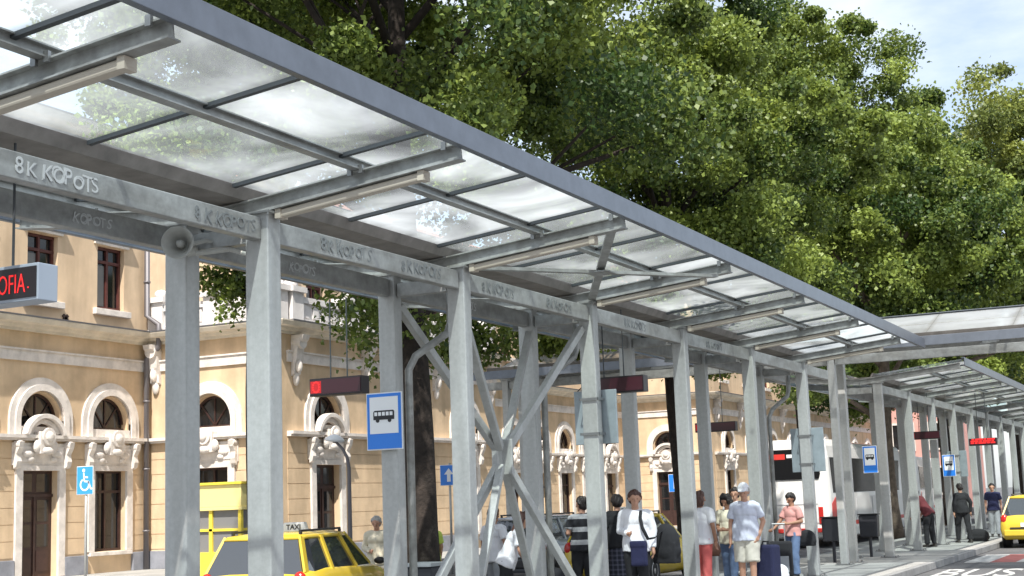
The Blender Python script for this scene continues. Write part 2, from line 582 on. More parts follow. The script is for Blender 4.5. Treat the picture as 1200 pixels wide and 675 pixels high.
def thing(name, label, cat, loc=(0, 0, 0), rz=0.0, group=None):
    o = bpy.data.objects.new(name, None)
    o.empty_display_size = 0.2
    C.objects.link(o)
    o.location = loc
    o.rotation_euler = (0, 0, rz)
    return tag(o, label, cat, group)

def face_frame(origin, s, n):
    """local (a along s, b up, c out along n)"""
    s, n = Vector(s), Vector(n)
    u = Vector((0, 0, 1))
    return Matrix(((s.x, u.x, n.x, origin[0]), (s.y, u.y, n.y, origin[1]), (s.z, u.z, n.z, origin[2]), (0, 0, 0, 1)))

WEST = ((0, -1, 0), (-1, 0, 0))      # a face that looks back along -X at the street we stand in
SOUTH = ((1, 0, 0), (0, -1, 0))      # a face that looks towards -Y, the road

def arc(cx, cz, r, a0, a1, n=20):
    return [(cx + r * math.cos(R(a0 + (a1 - a0) * i / n)), cz + r * math.sin(R(a0 + (a1 - a0) * i / n))) for i in range(n + 1)]

# ------------------------------------------------------------------ ground
m = MB(); m.box((-300, -400, -0.3), (700, 500, 0)); tag(m.build('ground', 'asphalt'), kind='structure')
PLAT_Y0, PLAT_Y1 = 5.45, 9.0
m = MB(); m.box((-20, PLAT_Y0 + 0.14, 0.002), (110, PLAT_Y1 - 0.14, 0.15)); tag(m.build('pavement', 'pavement'), kind='structure')
m = MB()
x = -20.0
while x < 110:
    for y in (PLAT_Y0, PLAT_Y1 - 0.14):
        m.box((x + 0.004, y, 0.002), (x + 0.996, y + 0.136, 0.152))
    x += 1.0
tag(m.build('kerb', 'kerb_stone', bevel=0.012), kind='structure')
m = MB(); m.box((-20, 20.6, 0.002), (140, 28.5, 0.12)); tag(m.build('station_pavement', 'pavement'), kind='structure')
m = MB(); m.box((-20, 20.46, 0.002), (140, 20.6, 0.125)); tag(m.build('station_kerb', 'kerb_stone'), kind='structure')
# zebra crossing of red and white bars, BUS lettering, a lane line
mw, mr = MB(), MB()
y = 5.25
k = 0
while y > -4:
    (mw if k % 2 == 0 else mr).box((33.0, y - 0.55, 0.002), (36.4, y, 0.006))
    y -= 0.55; k += 1
tag(mw.build('crosswalk_white_paint', 'paint_white'), kind='structure')
tag(mr.build('crosswalk_red_paint', 'paint_red'), kind='structure')
ML = Matrix(((0, 1, 0, 28.0), (-1, 0, 0, 5.2), (0, 0, 1, 0.002), (0, 0, 0, 1)))
m = MB(); m.text('BUS', 3.4, 0.004, ML, bold=0.02, sx=0.27)
tag(m.build('road_lettering', 'paint_white'), kind='structure')
m = MB()
for i in range(14):
    m.box((6 + 5 * i, 1.0, 0.002), (8.5 + 5 * i, 1.12, 0.006))
tag(m.build('lane_line', 'paint_white'), kind='structure')

# ------------------------------------------------------------------ canopies
def bz(y):                                  # underside of a rafter at distance y from the valley
    return 4.06 + 0.10 * abs(y)
RAFTER_H = 0.13
def gz(y):                                  # glass level
    return 4.41 + 0.10 * (abs(y) - 1.35)

def column(parent, x, y, top):
    hx_, hy_ = (0.088, 0.114) if abs(x - 9.25) < 0.1 and parent.name == 'glass_canopy' else (0.076, 0.10)
    m = MB()
    m.box((x - hx_, y - hy_, 0.165), (x + hx_, y + hy_, top))
    c = m.build('column', 'galvanised', parent, bevel=0.012)
    m = MB()
    m.box((x - 0.17, y - 0.19, 0.15), (x + 0.17, y + 0.19, 0.166))
    for a in (-1, 1):
        for b in (-1, 1):
            m.tube([(x + a * 0.13, y + b * 0.155, 0.166), (x + a * 0.13, y + b * 0.155, 0.2)], 0.016, 6)
    m.build('base_plate', 'bolt', c)
    m = MB()                                   # head plate and bolts under the rafter
    m.box((x - hx_ - 0.03, y - hy_ - 0.03, top - 0.016), (x + hx_ + 0.03, y + hy_ + 0.03, top + 0.0005))
    for a in (-1, 1):
        for b in (-1, 1):
            m.tube([(x + a * (hx_ + 0.014), y + b * (hy_ + 0.012), top - 0.034), (x + a * (hx_ + 0.014), y + b * (hy_ + 0.012), top - 0.016)], 0.011, 6)
    m.build('head_plate', 'galvanised_beam', c)
    return c

def canopy(name, label, x0, x1, frames, loc, rz, col_at=None, clear=(), lift=0.0, tilt=0.0, glass='roof_glass'):
    t = thing(name, label, 'canopy', loc, rz)
    up_ = lambda y: lift + tilt * y
    bz = lambda y: 4.06 + 0.10 * abs(y) + up_(y)
    gz = lambda y: 4.41 + 0.10 * (abs(y) - 1.35) + up_(y)
    cols = col_at if col_at is not None else frames
    for x in frames:
        m = MB()
        a = 2.27
        for s in (-1, 1):
            m.ibeam((x, s * a, bz(s * a) + RAFTER_H / 2), (x, s * 0.004, bz(0) + RAFTER_H / 2), RAFTER_H, 0.11)
        r = m.build('rafter', 'galvanised_beam', t)
        if x < 30:
            for s in (-1, 1):               # small clamps that hold the purlins
                for yy in (1.30, 1.40, 2.15):
                    MB().box((x - 0.075, s * yy - 0.02, bz(s * yy) + RAFTER_H - 0.035), (x - 0.051, s * yy + 0.02, bz(s * yy) + RAFTER_H + 0.03)).build('clamp', 'bolt', r)
    for x in cols:
        for y in (-0.41, 0.42):
            column(t, x, y, bz(y) - 0.002)
        m = MB()
        m.box((x - 0.05, -0.29, 3.86 + lift), (x + 0.05, 0.30, 4.0 + lift))
        m.build('cross_tie', 'galvanised_beam', t, bevel=0.006)
    cs = sorted(cols)
    for y in (-0.41, 0.42):
        ends = [x0 + 0.05] + cs + [x1 - 0.05]
        for i in range(len(ends) - 1):
            a = ends[i] + (0.09 if i else 0)
            b = ends[i + 1] - (0.09 if i < len(ends) - 2 else 0)
            if b - a < 0.2: continue
            m = MB()
            m.box((a, y - 0.05, 3.865 + up_(y)), (b, y + 0.05, 4.05 + up_(y)))
            m.build('long_beam', 'galvanised_beam', t, bevel=0.008)
    # valley gutter
    m = MB()
    m.prism([(-0.27, 0.0), (0.27, 0.0), (0.33, 0.105), (0.29, 0.105), (0.24, 0.02), (-0.24, 0.02), (-0.29, 0.105), (-0.33, 0.105)],
            (x0 + 0.02, 0, 4.222 + lift), (x1 - 0.02, 0, 4.222 + lift))
    m.build('gutter', 'gutter_primer', t)
    for s in (-1, 1):
        zz = bz(s * 1.35) + RAFTER_H + 0.002
        m = MB(); m.ibeam((x0 + 0.02, s * 1.35, zz + 0.04), (x1 - 0.02, s * 1.35, zz + 0.04), 0.08, 0.09, 0.01, 0.012)
        m.build('purlin', 'galvanised_beam', t)
        m = MB()                            # edge channel with a lip
        m.prism([(0, 0), (s * 0.06, 0), (s * 0.06, 0.018), (s * 0.012, 0.018), (s * 0.012, 0.168), (s * 0.075, 0.168), (s * 0.075, 0.185), (0, 0.185)],
                (x0, s * 2.365, 4.355 + up_(s * 2.365)), (x1, s * 2.365, 4.355 + up_(s * 2.365)))
        m.build('fascia', 'fascia_steel', t, bevel=0.004)
        # panes and bars between them
        cuts = [x0 + 0.03]
        for x in sorted(frames):
            for q in (x - 1.92, x - 0.28):
                if x0 + 0.3 < q < x1 - 0.3: cuts.append(q)
        cuts.append(x1 - 0.03)
        for i in range(len(cuts) - 1):
            a, b = cuts[i] + 0.004, cuts[i + 1] - 0.004
            y_in, y_out = s * 0.335, s * 2.345
            m = MB()
            m.add([(a, y_in, gz(y_in)), (b, y_in, gz(y_in)), (b, y_out, gz(y_out)), (a, y_out, gz(y_out))], [(0, 1, 2, 3)])
            mid = (a + b) / 2
            m.build('glass_pane', 'roof_glass_tree_shade' if any(lo < mid < hi for lo, hi in clear) else glass, t)
            if i:
                q = cuts[i]
                MB().beam((q, y_in, gz(y_in) - 0.018), (q, y_out, gz(y_out) - 0.018), 0.045, 0.03).build('glazing_bar', 'glazing_bar', t)
    return t

NX = lambda i: 9.25 + 3.34 * i
main = canopy('glass_canopy', 'grey steel canopy with glass wings rising from a central gutter, nearest along the pavement', -5.0, 27.88,
              [NX(i) for i in range(-4, 6)], (0, 7.2, 0), 0, clear=((12.6, 15.6), (19.3, 22.4)))  # bays whose panes carry tree shade in their tint
canopy('glass_canopy', 'steel canopy running on into the distance, beyond the canopy that crosses the road', 32.68, 92.0,
       [NX(i) for i in range(7, 25)], (0, 7.2, 0), 0, glass='roof_glass_tree_shade')
# the canopy across the road: its own axis runs along world Y
cross_frames = [-20.2, -16.9, -13.5, -10.2, -6.8, -3.4, 0.0, 3.34, 6.7]
canopy('glass_canopy', 'glass topped canopy that crosses the road at right angles to the others', -22.0, 8.3,
       cross_frames, (30.28, 7.2, 0), PI / 2, col_at=[-20.2, -13.5, -0.05, 7.7], lift=0.55, tilt=-0.21, glass='roof_glass_sky_sheen')

# space bracing in the third bay, roof bracing above it, drain pipes: all welded to the near canopy
m = MB()
xa, xb = NX(1), NX(2)
node = Vector(((xa + xb) / 2, 0.0, 2.2))
for x in (xa, xb):
    for y in (-0.36, 0.37):
        for z in (3.78, 0.32):
            sx = 0.09 if x == xa else -0.09
            p = Vector((x + sx, y * 0.98, z))
            m.beam(p, node + (p - node).normalized() * 0.14, 0.085, 0.085)
m.box((node.x - 0.13, -0.012, node.z - 0.2), (node.x + 0.13, 0.012, node.z + 0.2))
m.box((node.x - 0.012, -0.13, node.z - 0.2), (node.x + 0.012, 0.13, node.z + 0.2))
br = m.build('space_brace', 'galvanised', main, bevel=0.008)
m = MB()
for a in (-1, 1):
    for z in (-0.15, 0.15):
        m.tube([(node.x + a * 0.09, -0.03, node.z + z), (node.x + a * 0.09, 0.03, node.z + z)], 0.022, 6)
m.build('brace_bolt', 'ink_dark', br)
m = MB()
za, zb_ = bz(2.1) + 0.03, bz(0.5) + 0.03
m.beam((xa + 0.06, -2.1, za), (xb - 0.06, -0.5, zb_), 0.09, 0.035)
m.beam((xa + 0.06, -0.5, zb_ - 0.045), (xb - 0.06, -2.1, za - 0.045), 0.09, 0.035)
m.box(((xa + xb) / 2 - 0.14, -1.44, bz(1.3) - 0.03), ((xa + xb) / 2 + 0.14, -1.16, bz(1.3) - 0.015))
m.build('roof_brace', 'galvanised_beam', main)
for i in (1, 2, 5):
    x = NX(i)
    m = MB()
    m.tube([(x + 0.55, 0, 4.222), (x + 0.55, 0, 3.62), (x + 0.5, 0.02, 3.5), (x + 0.2, 0.24, 3.25), (x + 0.15, 0.3, 3.1), (x + 0.15, 0.3, 0.16)], 0.042, 10)
    m.build('drain_pipe', 'galvanised_beam', main, smooth=True)

# marker scrawls on the beams: part of the near canopy
def scrawl(text, x, y_face, z, size, ink, off=0, seed=1):
    q = random.Random(seed)
    m = MB()
    cx_ = 0.0
    for ch in text:
        if ch == ' ':
            cx_ += size * 0.22; continue
        k = size * q.uniform(0.85, 1.12)
        M = face_frame((x + cx_, y_face, z + q.uniform(-0.008, 0.012)), *SOUTH) @ Matrix.Rotation(R(off + q.uniform(-9, 9)), 4, 'Z')
        m.text(ch, k, 0.002, M, bold=0.0, sx=q.uniform(0.9, 1.15), shear=q.uniform(-0.15, 0.25))
        if ch in '8KOP':                       # a second, shaky pass of the marker
            M2 = face_frame((x + cx_ + 0.008, y_face - 0.0035, z + q.uniform(-0.006, 0.01)), *SOUTH) @ Matrix.Rotation(R(off + q.uniform(-9, 9)), 4, 'Z')
            m.text(ch, k * 0.95, 0.002, M2, bold=0.0, sx=1.0)
        cx_ += size * (0.66 if ch in 'KO8' else 0.58)
    m.build('graffiti', ink, main)
for n_, (x, ink, sz, o) in enumerate(((6.52, 'ink_pale', 0.15, -1), (8.32, 'ink_dark', 0.15, 1), (10.0, 'ink_dark', 0.16, 0), (11.35, 'ink_dark', 0.15, 1),
                                      (13.0, 'ink_dark', 0.15, -1), (14.6, 'ink_dark', 0.14, 1), (17.0, 'ink_dark', 0.15, 0), (20.3, 'ink_dark', 0.15, 0))):
    scrawl('8K KOPOTS', x, -0.461, 3.905, sz, ink, o, n_)
for n_, (x, ink) in enumerate(((7.9, 'ink_pale'), (10.7, 'ink_pale'), (14.0, 'ink_pale'))):
    scrawl('KOPOTS', x, 0.369, 3.91, 0.12, ink, 0, 40 + n_)

# tube lights under the rafters
for k, i in enumerate((-1, 0, 1, 2, 3, 4, 5)):
    x = NX(i) + 0.02
    where = ['leftmost rafter, cut by the picture edge', 'rafter over the column beside the loudspeaker', 'third rafter, where the roof bracing starts',
             'fourth rafter, where the roof bracing ends', 'fifth rafter from the left', 'sixth rafter from the left', 'last rafter of the near canopy'][k]
    tl = thing('tube_light', 'unlit cream tube light under the ' + where, 'light', (x, 7.2, 0), 0, 'tube lights under the rafters')
    m = MB()
    ya, yb = -1.95, -0.55
    m.beam((0, ya, bz(ya) - 0.04), (0, yb, bz(yb) - 0.04), 0.085, 0.065)
    m.build('housing', 'cream_plastic', tl, bevel=0.015)
    for yy in (ya + 0.03, yb - 0.03):
        MB().box((-0.052, yy - 0.028, bz(yy) - 0.078), (0.052, yy + 0.028, bz(yy) - 0.001)).build('end_cap', 'cream_plastic', tl)

# ------------------------------------------------------------------ station building
st = thing('station_building', 'long ochre railway station with white plaster ornament, arched lunettes and projecting pavilions', 'building', (0, 0, 0))
TOP = 7.05

def rect(a0, a1, b0, b1):
    return [(a0, b0), (a1, b0), (a1, b1), (a0, b1)]

def lunette_ring(cx, r, z0, grow=0.0):
    """half-round opening with a flat sill"""
    return [(cx - r, z0), (cx + r, z0)] + arc(cx, z0 + 0.12, r, 0, 180, 18)[0:]

def bay(F, s, kind, hw=0.66):
    """doors, windows and plaster of one bay; F maps (along, up, out)"""
    zo0, zo1 = (0.14, 2.98) if kind == 'door' else (0.72, 2.98)
    # leaf or sash, recessed
    if kind == 'door':
        m = MB()
        m.box((s - hw, zo0, -0.26), (s + hw, zo1, -0.20), F)
        d = m.build('door', 'dark_wood', st)
        m = MB()
        for a in (-1, 1):
            for z0, z1 in ((0.95, 1.55), (1.62, 2.2)):
                m.box((s + a * 0.32 - 0.21, z0, -0.2), (s + a * 0.32 + 0.21, z1, -0.192), F)
            m.box((s + a * 0.32 - 0.24, 2.42, -0.2), (s + a * 0.32 + 0.24, 2.9, -0.192), F)
        m.build('pane', 'window_dark', d)
        m = MB()
        m.box((s - hw, 2.28, -0.2), (s + hw, 2.36, -0.15), F)
        m.box((s - 0.03, zo0, -0.2), (s + 0.03, 2.28, -0.17), F)
        for a in (-1, 1):
            m.box((s + a * 0.32 - 0.22, 0.3, -0.2), (s + a * 0.32 + 0.22, 0.85, -0.18), F)
        m.build('panelling', 'dark_wood', d)
    else:
        m = MB()
        m.box((s - hw, zo0, -0.24), (s + hw, zo1, -0.22), F)
        wn = m.build('window', 'window_dark', st)
        m = MB()
        for a in (-1, 1):
            m.box((s + a * (hw - 0.035) - 0.035, zo0, -0.22), (s + a * (hw - 0.035) + 0.035, zo1, -0.16), F)
        m.box((s - hw, zo0, -0.22), (s + hw, zo0 + 0.07, -0.155), F)
        m.box((s - hw, 2.36, -0.22), (s + hw, 2.43, -0.157), F)
        m.box((s - hw, zo1 - 0.06, -0.22), (s + hw, zo1, -0.158), F)
        m.box((s - 0.03, zo0 + 0.07, -0.22), (s + 0.03, zo1 - 0.06, -0.165), F)
        m.build('frame', 'dark_wood', wn)
        m = MB()
        m.box((s - hw - 0.2, zo0 - 0.12, 0.0), (s + hw + 0.2, zo0 - 0.01, 0.12), F)
        m.build('sill', 'stucco_white', wn, bevel=0.01)
    # architrave and entablature panel
    m = MB()
    o = hw + 0.24
    zb0 = 0.14 if kind == 'door' else 0.72
    m.plate([(s - o, zb0), (s - hw, zb0), (s - hw, 2.98), (s + hw, 2.98), (s + hw, zb0), (s + o, zb0), (s + o, 3.12), (s - o, 3.12)], [], 0.08, F, top=0.08)
    m.box((s - o - 0.12, 3.12, 0.0), (s + o + 0.12, 3.72, 0.06), F)
    m.box((s - o + 0.1, 3.2, 0.06), (s + o - 0.1, 3.62, 0.085), F)
    for a in (-1, 1):                        # scrolled brackets carrying the belt
        c = s + a * (o + 0.02)
        m.poly([(0.0, 0.0), (0.10, 0.05), (0.14, 0.2), (0.10, 0.38), (0.2, 0.55), (0.24, 0.72), (0.0, 0.72)], 0.17,
               F @ Matrix(((0, 0, 1, c - 0.085), (0, 1, 0, 3.02), (1, 0, 0, 0.06), (0, 0, 0, 1))))
        m.disc((c, 3.66, 0.062), 0.11, 0.20, 14, F)
    m.build('door_surround' if kind == 'door' else 'window_surround', 'stucco_white', st, bevel=0.008)
    m = MB()
    # keystone cartouche
    m.box((s - 0.27, 3.42, 0.07), (s + 0.27, 4.02, 0.30), F)
    m.disc((s, 3.88, 0.30), 0.24, 0.06, 18, F)
    m.ell((s, 3.88, 0.37), (0.14, 0.14, 0.07), F)
    m.ell((s, 3.5, 0.3), (0.2, 0.11, 0.08), F)
    for a in (-1, 1):
        m.ell((s + a * 0.3, 3.62, 0.2), (0.13, 0.17, 0.1), F)
        m.ell((s + a * 0.52, 3.42, 0.1), (0.2, 0.1, 0.06), F)
        m.ell((s + a * 0.42, 3.28, 0.1), (0.12, 0.08, 0.05), F)
    if kind == 'door':
        m.disc((s, 3.72, 0.02), 0.78, 0.26, 24, F, r_in=0.66, a0=17, a1=163)
        m.disc((s, 3.72, 0.02), 0.64, 0.14, 24, F, r_in=0.52, a0=25, a1=155)
    m.build('cartouche', 'stucco_white', st, bevel=0.01)
    # archivolt and lunette
    zc = 4.34
    m = MB()
    for r0, r1, dep, z_leg in ((1.16, 0.80, 0.07, 3.94), (0.98, 0.80, 0.12, 3.94)):
        outer = [(s - r0, z_leg)] + [(a, b) for a, b in reversed(arc(s, zc, r0, 0, 180))] + [(s + r0, z_leg)]
        inner = [(s + r1, z_leg)] + arc(s, zc, r1, 0, 180) + [(s - r1, z_leg)]
        m.plate(outer + inner, [], dep, F, top=dep)
    m.box((s - 0.80, 3.94, 0.0), (s + 0.80, 4.16, 0.05), F)
    m.build('archivolt', 'stucco_white', st)
    m = MB()
    m.poly([(s - 0.72, 4.17), (s + 0.72, 4.17)] + arc(s, zc, 0.72, 0, 180), 0.02, F @ Matrix.Translation((0, 0, -0.24)))
    wn = m.build('lunette', 'window_dark', st)
    m = MB()
    for ang in (45, 90, 135):
        m.beam((s, 4.2, -0.205), (s + 0.7 * math.cos(R(ang)), zc + 0.7 * math.sin(R(ang)), -0.205), 0.04, 0.03, up=(0, 0, 1), M=F)
    m.box((s - 0.72, 4.17, -0.22), (s + 0.72, 4.22, -0.15), F)
    m.disc((s, zc, -0.22), 0.73, 0.06, 22, F, r_in=0.67, a0=0, a1=180)
    m.build('frame', 'dark_wood', wn)

def storey(F, s0, s1, bays, belt_ends=(0, 0)):
    holes = []
    for s, kind in bays:
        holes.append(rect(s - 0.66, s + 0.66, 0.14 if kind == 'door' else 0.72, 2.98))
        holes.append([(s - 0.74, 4.16), (s + 0.74, 4.16)] + arc(s, 4.34, 0.74, 0, 180, 18))
    m = MB()
    m.plate(rect(s0, s1, 0.0, 6.72), holes, 0.34, F)
    # plaster courses of the lower wall, with open joints between them
    stops = sorted([(s - 0.92, s + 0.92) for s, k in bays])
    runs, a = [], s0 + 0.002
    for lo, hi in stops:
        if lo - a > 0.05: runs.append((a, lo))
        a = hi
    if s1 - a > 0.05: runs.append((a, s1 - 0.002))
    for lo, hi in runs:
        for q in range(7):
            z0 = 0.70 + q * 0.435
            m.box((lo, z0, 0.0), (hi, z0 + 0.415, 0.016), F)
    m.build('wall', 'ochre', st)
    for lo, hi in runs:
        MB().box((lo, 0.12, 0.0), (hi, 0.64, 0.09), F).build('plinth', 'plinth_grey', st, bevel=0.01)
    m = MB()
    m.box((s0, 3.78, 0.0), (s1, 3.84, 0.14), F)
    m.box((s0, 3.842, 0.0), (s1, 3.93, 0.22), F)
    m.build('belt_course', 'stucco_white', st)
    m = MB()
    m.box((s0, 5.92, 0.0), (s1, 6.2, 0.06), F)
    m.box((s0, 6.202, 0.0), (s1, 6.25, 0.10), F)
    m.build('band', 'stucco_white', st)
    for s, k in bays:
        bay(F, s, k)

def cornice(path, z0=6.72, scale=1.0):
    """stepped cornice swept along a plan path (outer wall line, mitred corners)"""
    prof = [(0.0, 0.0), (0.10, 0.0), (0.12, 0.07), (0.22, 0.10), (0.26, 0.17), (0.44, 0.19), (0.50, 0.30), (0.50, 0.33), (0.0, 0.33)]
    m = MB()
    k = len(prof)
    pts = [Vector((p[0], p[1], 0)) for p in path]
    V = []
    for i, p in enumerate(pts):
        d0 = (p - pts[i - 1]).normalized() if i else (pts[1] - p).normalized()
        d1 = (pts[i + 1] - p).normalized() if i < len(pts) - 1 else d0
        n0 = Vector((d0.y, -d0.x, 0)); n1 = Vector((d1.y, -d1.x, 0))
        n = (n0 + n1); n = n / n.dot(n0) if abs(n.dot(n0)) > 1e-6 else n0
        for a, b in prof:
            V.append((p.x + n.x * a * scale, p.y + n.y * a * scale, z0 + b * scale))
    Fc = [tuple(range(k))]
    for i in range(len(pts) - 1):
        for q in range(k):
            r = (q + 1) % k
            Fc.append((i * k + r, i * k + q, (i + 1) * k + q, (i + 1) * k + r))
    Fc.append(tuple(range(len(pts) * k - 1, (len(pts) - 1) * k - 1, -1)))
    m.add(V, Fc)
    m.build('cornice', 'cornice_cream', st)
    m = MB()                                 # lead flashing on top
    for i in range(len(pts) - 1):
        a, b = pts[i], pts[i + 1]
        d = (b - a).normalized(); n = Vector((d.y, -d.x, 0))
        aa, bb = a + d * 0.02, b - d * 0.02
        q = [aa + n * 0.02, aa + n * 0.515 * scale, bb + n * 0.515 * scale, bb + n * 0.02]
        z1 = z0 + 0.335 * scale
        m.add([(v.x, v.y, z1) for v in q] + [(v.x, v.y, z1 + 0.035) for v in q],
              [(0, 1, 2, 3), (7, 6, 5, 4), (0, 4, 5, 1), (1, 5, 6, 2), (2, 6, 7, 3), (3, 7, 4, 0)])
    m.build('flashing', 'dark_coping', st)

def corner_bracket(F, s):
    m = MB()
    m.poly([(0.0, 0.0), (0.10, 0.06), (0.12, 0.3), (0.2, 0.5), (0.24, 0.9), (0.40, 1.05), (0.44, 1.18), (0.0, 1.18)], 0.34,
           F @ Matrix(((0, 0, 1, s - 0.17), (0, 1, 0, 5.52), (1, 0, 0, 0.002), (0, 0, 0, 1))))
    m.disc((s, 6.5, 0.02), 0.2, 0.30, 16, F)
    m.disc((s, 6.1, 0.02), 0.13, 0.18, 14, F)
    m.ell((s, 5.45, 0.05), (0.12, 0.22, 0.09), F)
    m.ell((s, 5.8, 0.16), (0.11, 0.2, 0.1), F)
    m.build('bracket', 'stucco_white', st)

def upper(F, s0, s1, z0, z1, wins, wm='ochre_upper', hw=0.56, zw=(7.66, 9.5), frame='red_wood'):
    m = MB()
    m.plate(rect(s0, s1, z0, z1), [rect(s - hw, s + hw, *zw) for s in wins], 0.34, F)
    m.build('upper_wall', wm, st)
    for s in wins:
        m = MB(); m.box((s - hw, zw[0], -0.24), (s + hw, zw[1], -0.22), F)
        wn = m.build('window', 'window_dark', st)
        m = MB()
        for a in (-hw + 0.04, 0, hw - 0.04):
            m.box((s + a - 0.04, zw[0], -0.22), (s + a + 0.04, zw[1], -0.15), F)
        for z in (zw[0] + 0.002, zw[0] + 1.36, zw[1] - 0.082):
            m.box((s - hw, z, -0.22), (s + hw, z + 0.08, -0.142), F)
        m.build('frame', frame, wn)
        m = MB(); m.box((s - hw + 0.09, zw[0] + 0.1, -0.219), (s - 0.06, zw[0] + 1.3, -0.212), F)
        m.build('curtain', 'curtain_grey', wn)
        m = MB()
        m.box((s - hw - 0.18, zw[0] - 0.2, 0), (s + hw + 0.18, zw[0] - 0.02, 0.14), F)
        m.build('sill', 'stucco_white', wn, bevel=0.012)
        m = MB()
        m.box((s - hw - 0.16, zw[1] + 0.03, 0), (s + hw + 0.16, zw[1] + 0.2, 0.07), F)
        m.box((s - hw - 0.24, zw[1] + 0.202, 0), (s + hw + 0.24, zw[1] + 0.30, 0.16), F)
        m.build('lintel', 'stucco_white', wn, bevel=0.012)

YA, YB = 28.5, 23.7
P1a, P1b, P2a, P2b = 33.0, 46.5, 71.5, 112.0
FA = face_frame((0, YA, 0), *SOUTH)
FB = face_frame((0, YB, 0), *SOUTH)
def jog(xw):                                  # along = distance from the rear wall towards the road
    return face_frame((xw, YA, 0), *WEST)

storey(FA, 16.0, P1a, [(20.5, 'door'), (23.2, 'window'), (25.95, 'window'), (28.68, 'door'), (31.38, 'window')])
upper(FA, 16.0, P1a, 7.08, 12.4, [20.5, 23.2, 25.95, 28.68, 31.38])
storey(jog(P1a), 0.0, YA - YB, [(2.35, 'window')])
storey(FB, P1a + 0.345, P1b, [(35.35, 'door'), (39.75, 'door'), (44.1, 'window')])
storey(FA, P1b, P2a, [(49 + 2.85 * k, 'door' if k % 3 == 1 else 'window') for k in range(8)])
storey(jog(P2a), 0.0, YA - YB, [(2.3, 'door')])
storey(FB, P2a + 0.345, P2b, [(74.2 + 4.3 * k, 'door' if k % 2 else 'window') for k in range(9)])
cornice([(16.0, YA), (P1a, YA), (P1a, YB), (P1b, YB), (P1b, YA), (P2a, YA), (P2a, YB), (P2b, YB)])
for F, s in ((jog(P1a), 0.35), (jog(P1a), 4.45), (FB, P1a + 0.75), (FB, 37.5), (FB, 42.0), (FB, P1b - 0.4),
             (jog(P2a), 0.35), (jog(P2a), 4.45), (FB, P2a + 0.75), (FB, 76.4), (FB, 80.7), (FB, 85.0)):
    corner_bracket(F, s)
# unseen floor slabs over the pavilions, added to stop light; upper storeys behind and along
m = MB()
m.box((16.0, YA + 0.36, 6.9), (P2b, 40, 7.04)); m.box((P1a + 0.36, YB + 0.36, 6.9), (P1b, YA + 0.35, 7.04)); m.box((P2a + 0.36, YB + 0.36, 6.9), (P2b, YA + 0.35, 7.04))
m.box((P1b - 0.34, YB + 0.36, 0), (P1b, YA - 0.01, 6.72))
m.build('light_stop_slab', 'plinth_grey', st)
F_mid = face_frame((0, YA + 0.4, 0), *SOUTH)
upper(F_mid, 40.2, P2a, 7.08, 12.2, [42.5 + 3.1 * k for k in range(9)], zw=(8.3, 10.2))
F_p2 = face_frame((0, YB + 0.5, 0), *SOUTH)
upper(F_p2, P2a + 0.4, P2b, 7.12, 12.6, [75.5 + 4.3 * k for k in range(8)], zw=(8.0, 10.0))
for lo, hi in (((P2a + 0.05, YB + 0.5, 7.12), (P2a + 0.39, 38, 12.6)), ((39.86, YA + 0.4, 7.08), (40.19, 38, 12.2)), ((32.66, YA + 0.345, 7.08), (33.0, 38, 12.4))):
    MB().box(lo, hi).build('upper_wall', 'ochre_upper', st)
cornice([(16.0, YA), (P1a, YA), (P1a, 38)], z0=12.41, scale=1.4)
cornice([(40.0, 38), (40.0, YA + 0.4), (P2a, YA + 0.4)], z0=12.21, scale=1.4)
cornice([(P2a, 38), (P2a + 0.05, YB + 0.5), (P2b, YB + 0.5)], z0=12.61, scale=1.4)
for x0, x1, y0, z in ((16, P1a, YA, 12.92), (40.0, P2a, YA + 0.4, 12.72), (P2a + 0.1, P2b, YB + 0.5, 13.12)):
    m = MB()
    v = [(x0, y0 - 0.5, z), (x1, y0 - 0.5, z), (x1, 40, z), (x0, 40, z), (x0 + 2, (y0 + 40) / 2, z + 2.6), (x1 - 2, (y0 + 40) / 2, z + 2.6)]
    m.add(v, [(0, 3, 2, 1), (0, 1, 5, 4), (1, 2, 5), (2, 3, 4, 5), (3, 0, 4)])
    m.build('roof', 'roof_tile', st)
# balustrade of the first pavilion: pedestals and blind panels
def balustrade(F, s0, s1, n):
    m = MB()
    for i in range(n + 1):
        c = s0 + (s1 - s0) * i / n
        m.box((c - 0.28, 7.095, -0.50), (c + 0.28, 8.0, 0.06), F)
        m.box((c - 0.36, 8.002, -0.58), (c + 0.36, 8.16, 0.14), F)
        m.ell((c, 8.28, -0.22), (0.2, 0.15, 0.2), F)
    for i in range(n):
        a = s0 + (s1 - s0) * i / n + 0.285
        b = s0 + (s1 - s0) * (i + 1) / n - 0.285
        m.box((a, 7.095, -0.40), (b, 7.25, 0.0), F)
        m.box((a, 7.252, -0.34), (b, 7.72, -0.06), F)
        m.box((a, 7.722, -0.42), (b, 7.9, 0.02), F)
        k = int((b - a) / 0.42)
        for j in range(k):
            q = a + (b - a) * (j + 0.5) / k
            m.box((q - 0.14, 7.3, -0.058), (q + 0.14, 7.68, -0.02), F)
    m.build('balustrade', 'balustrade_white', st)
balustrade(jog(P1a), 0.32, YA - YB - 0.3, 2)
balustrade(FB, P1a + 0.9, P1b - 0.4, 4)
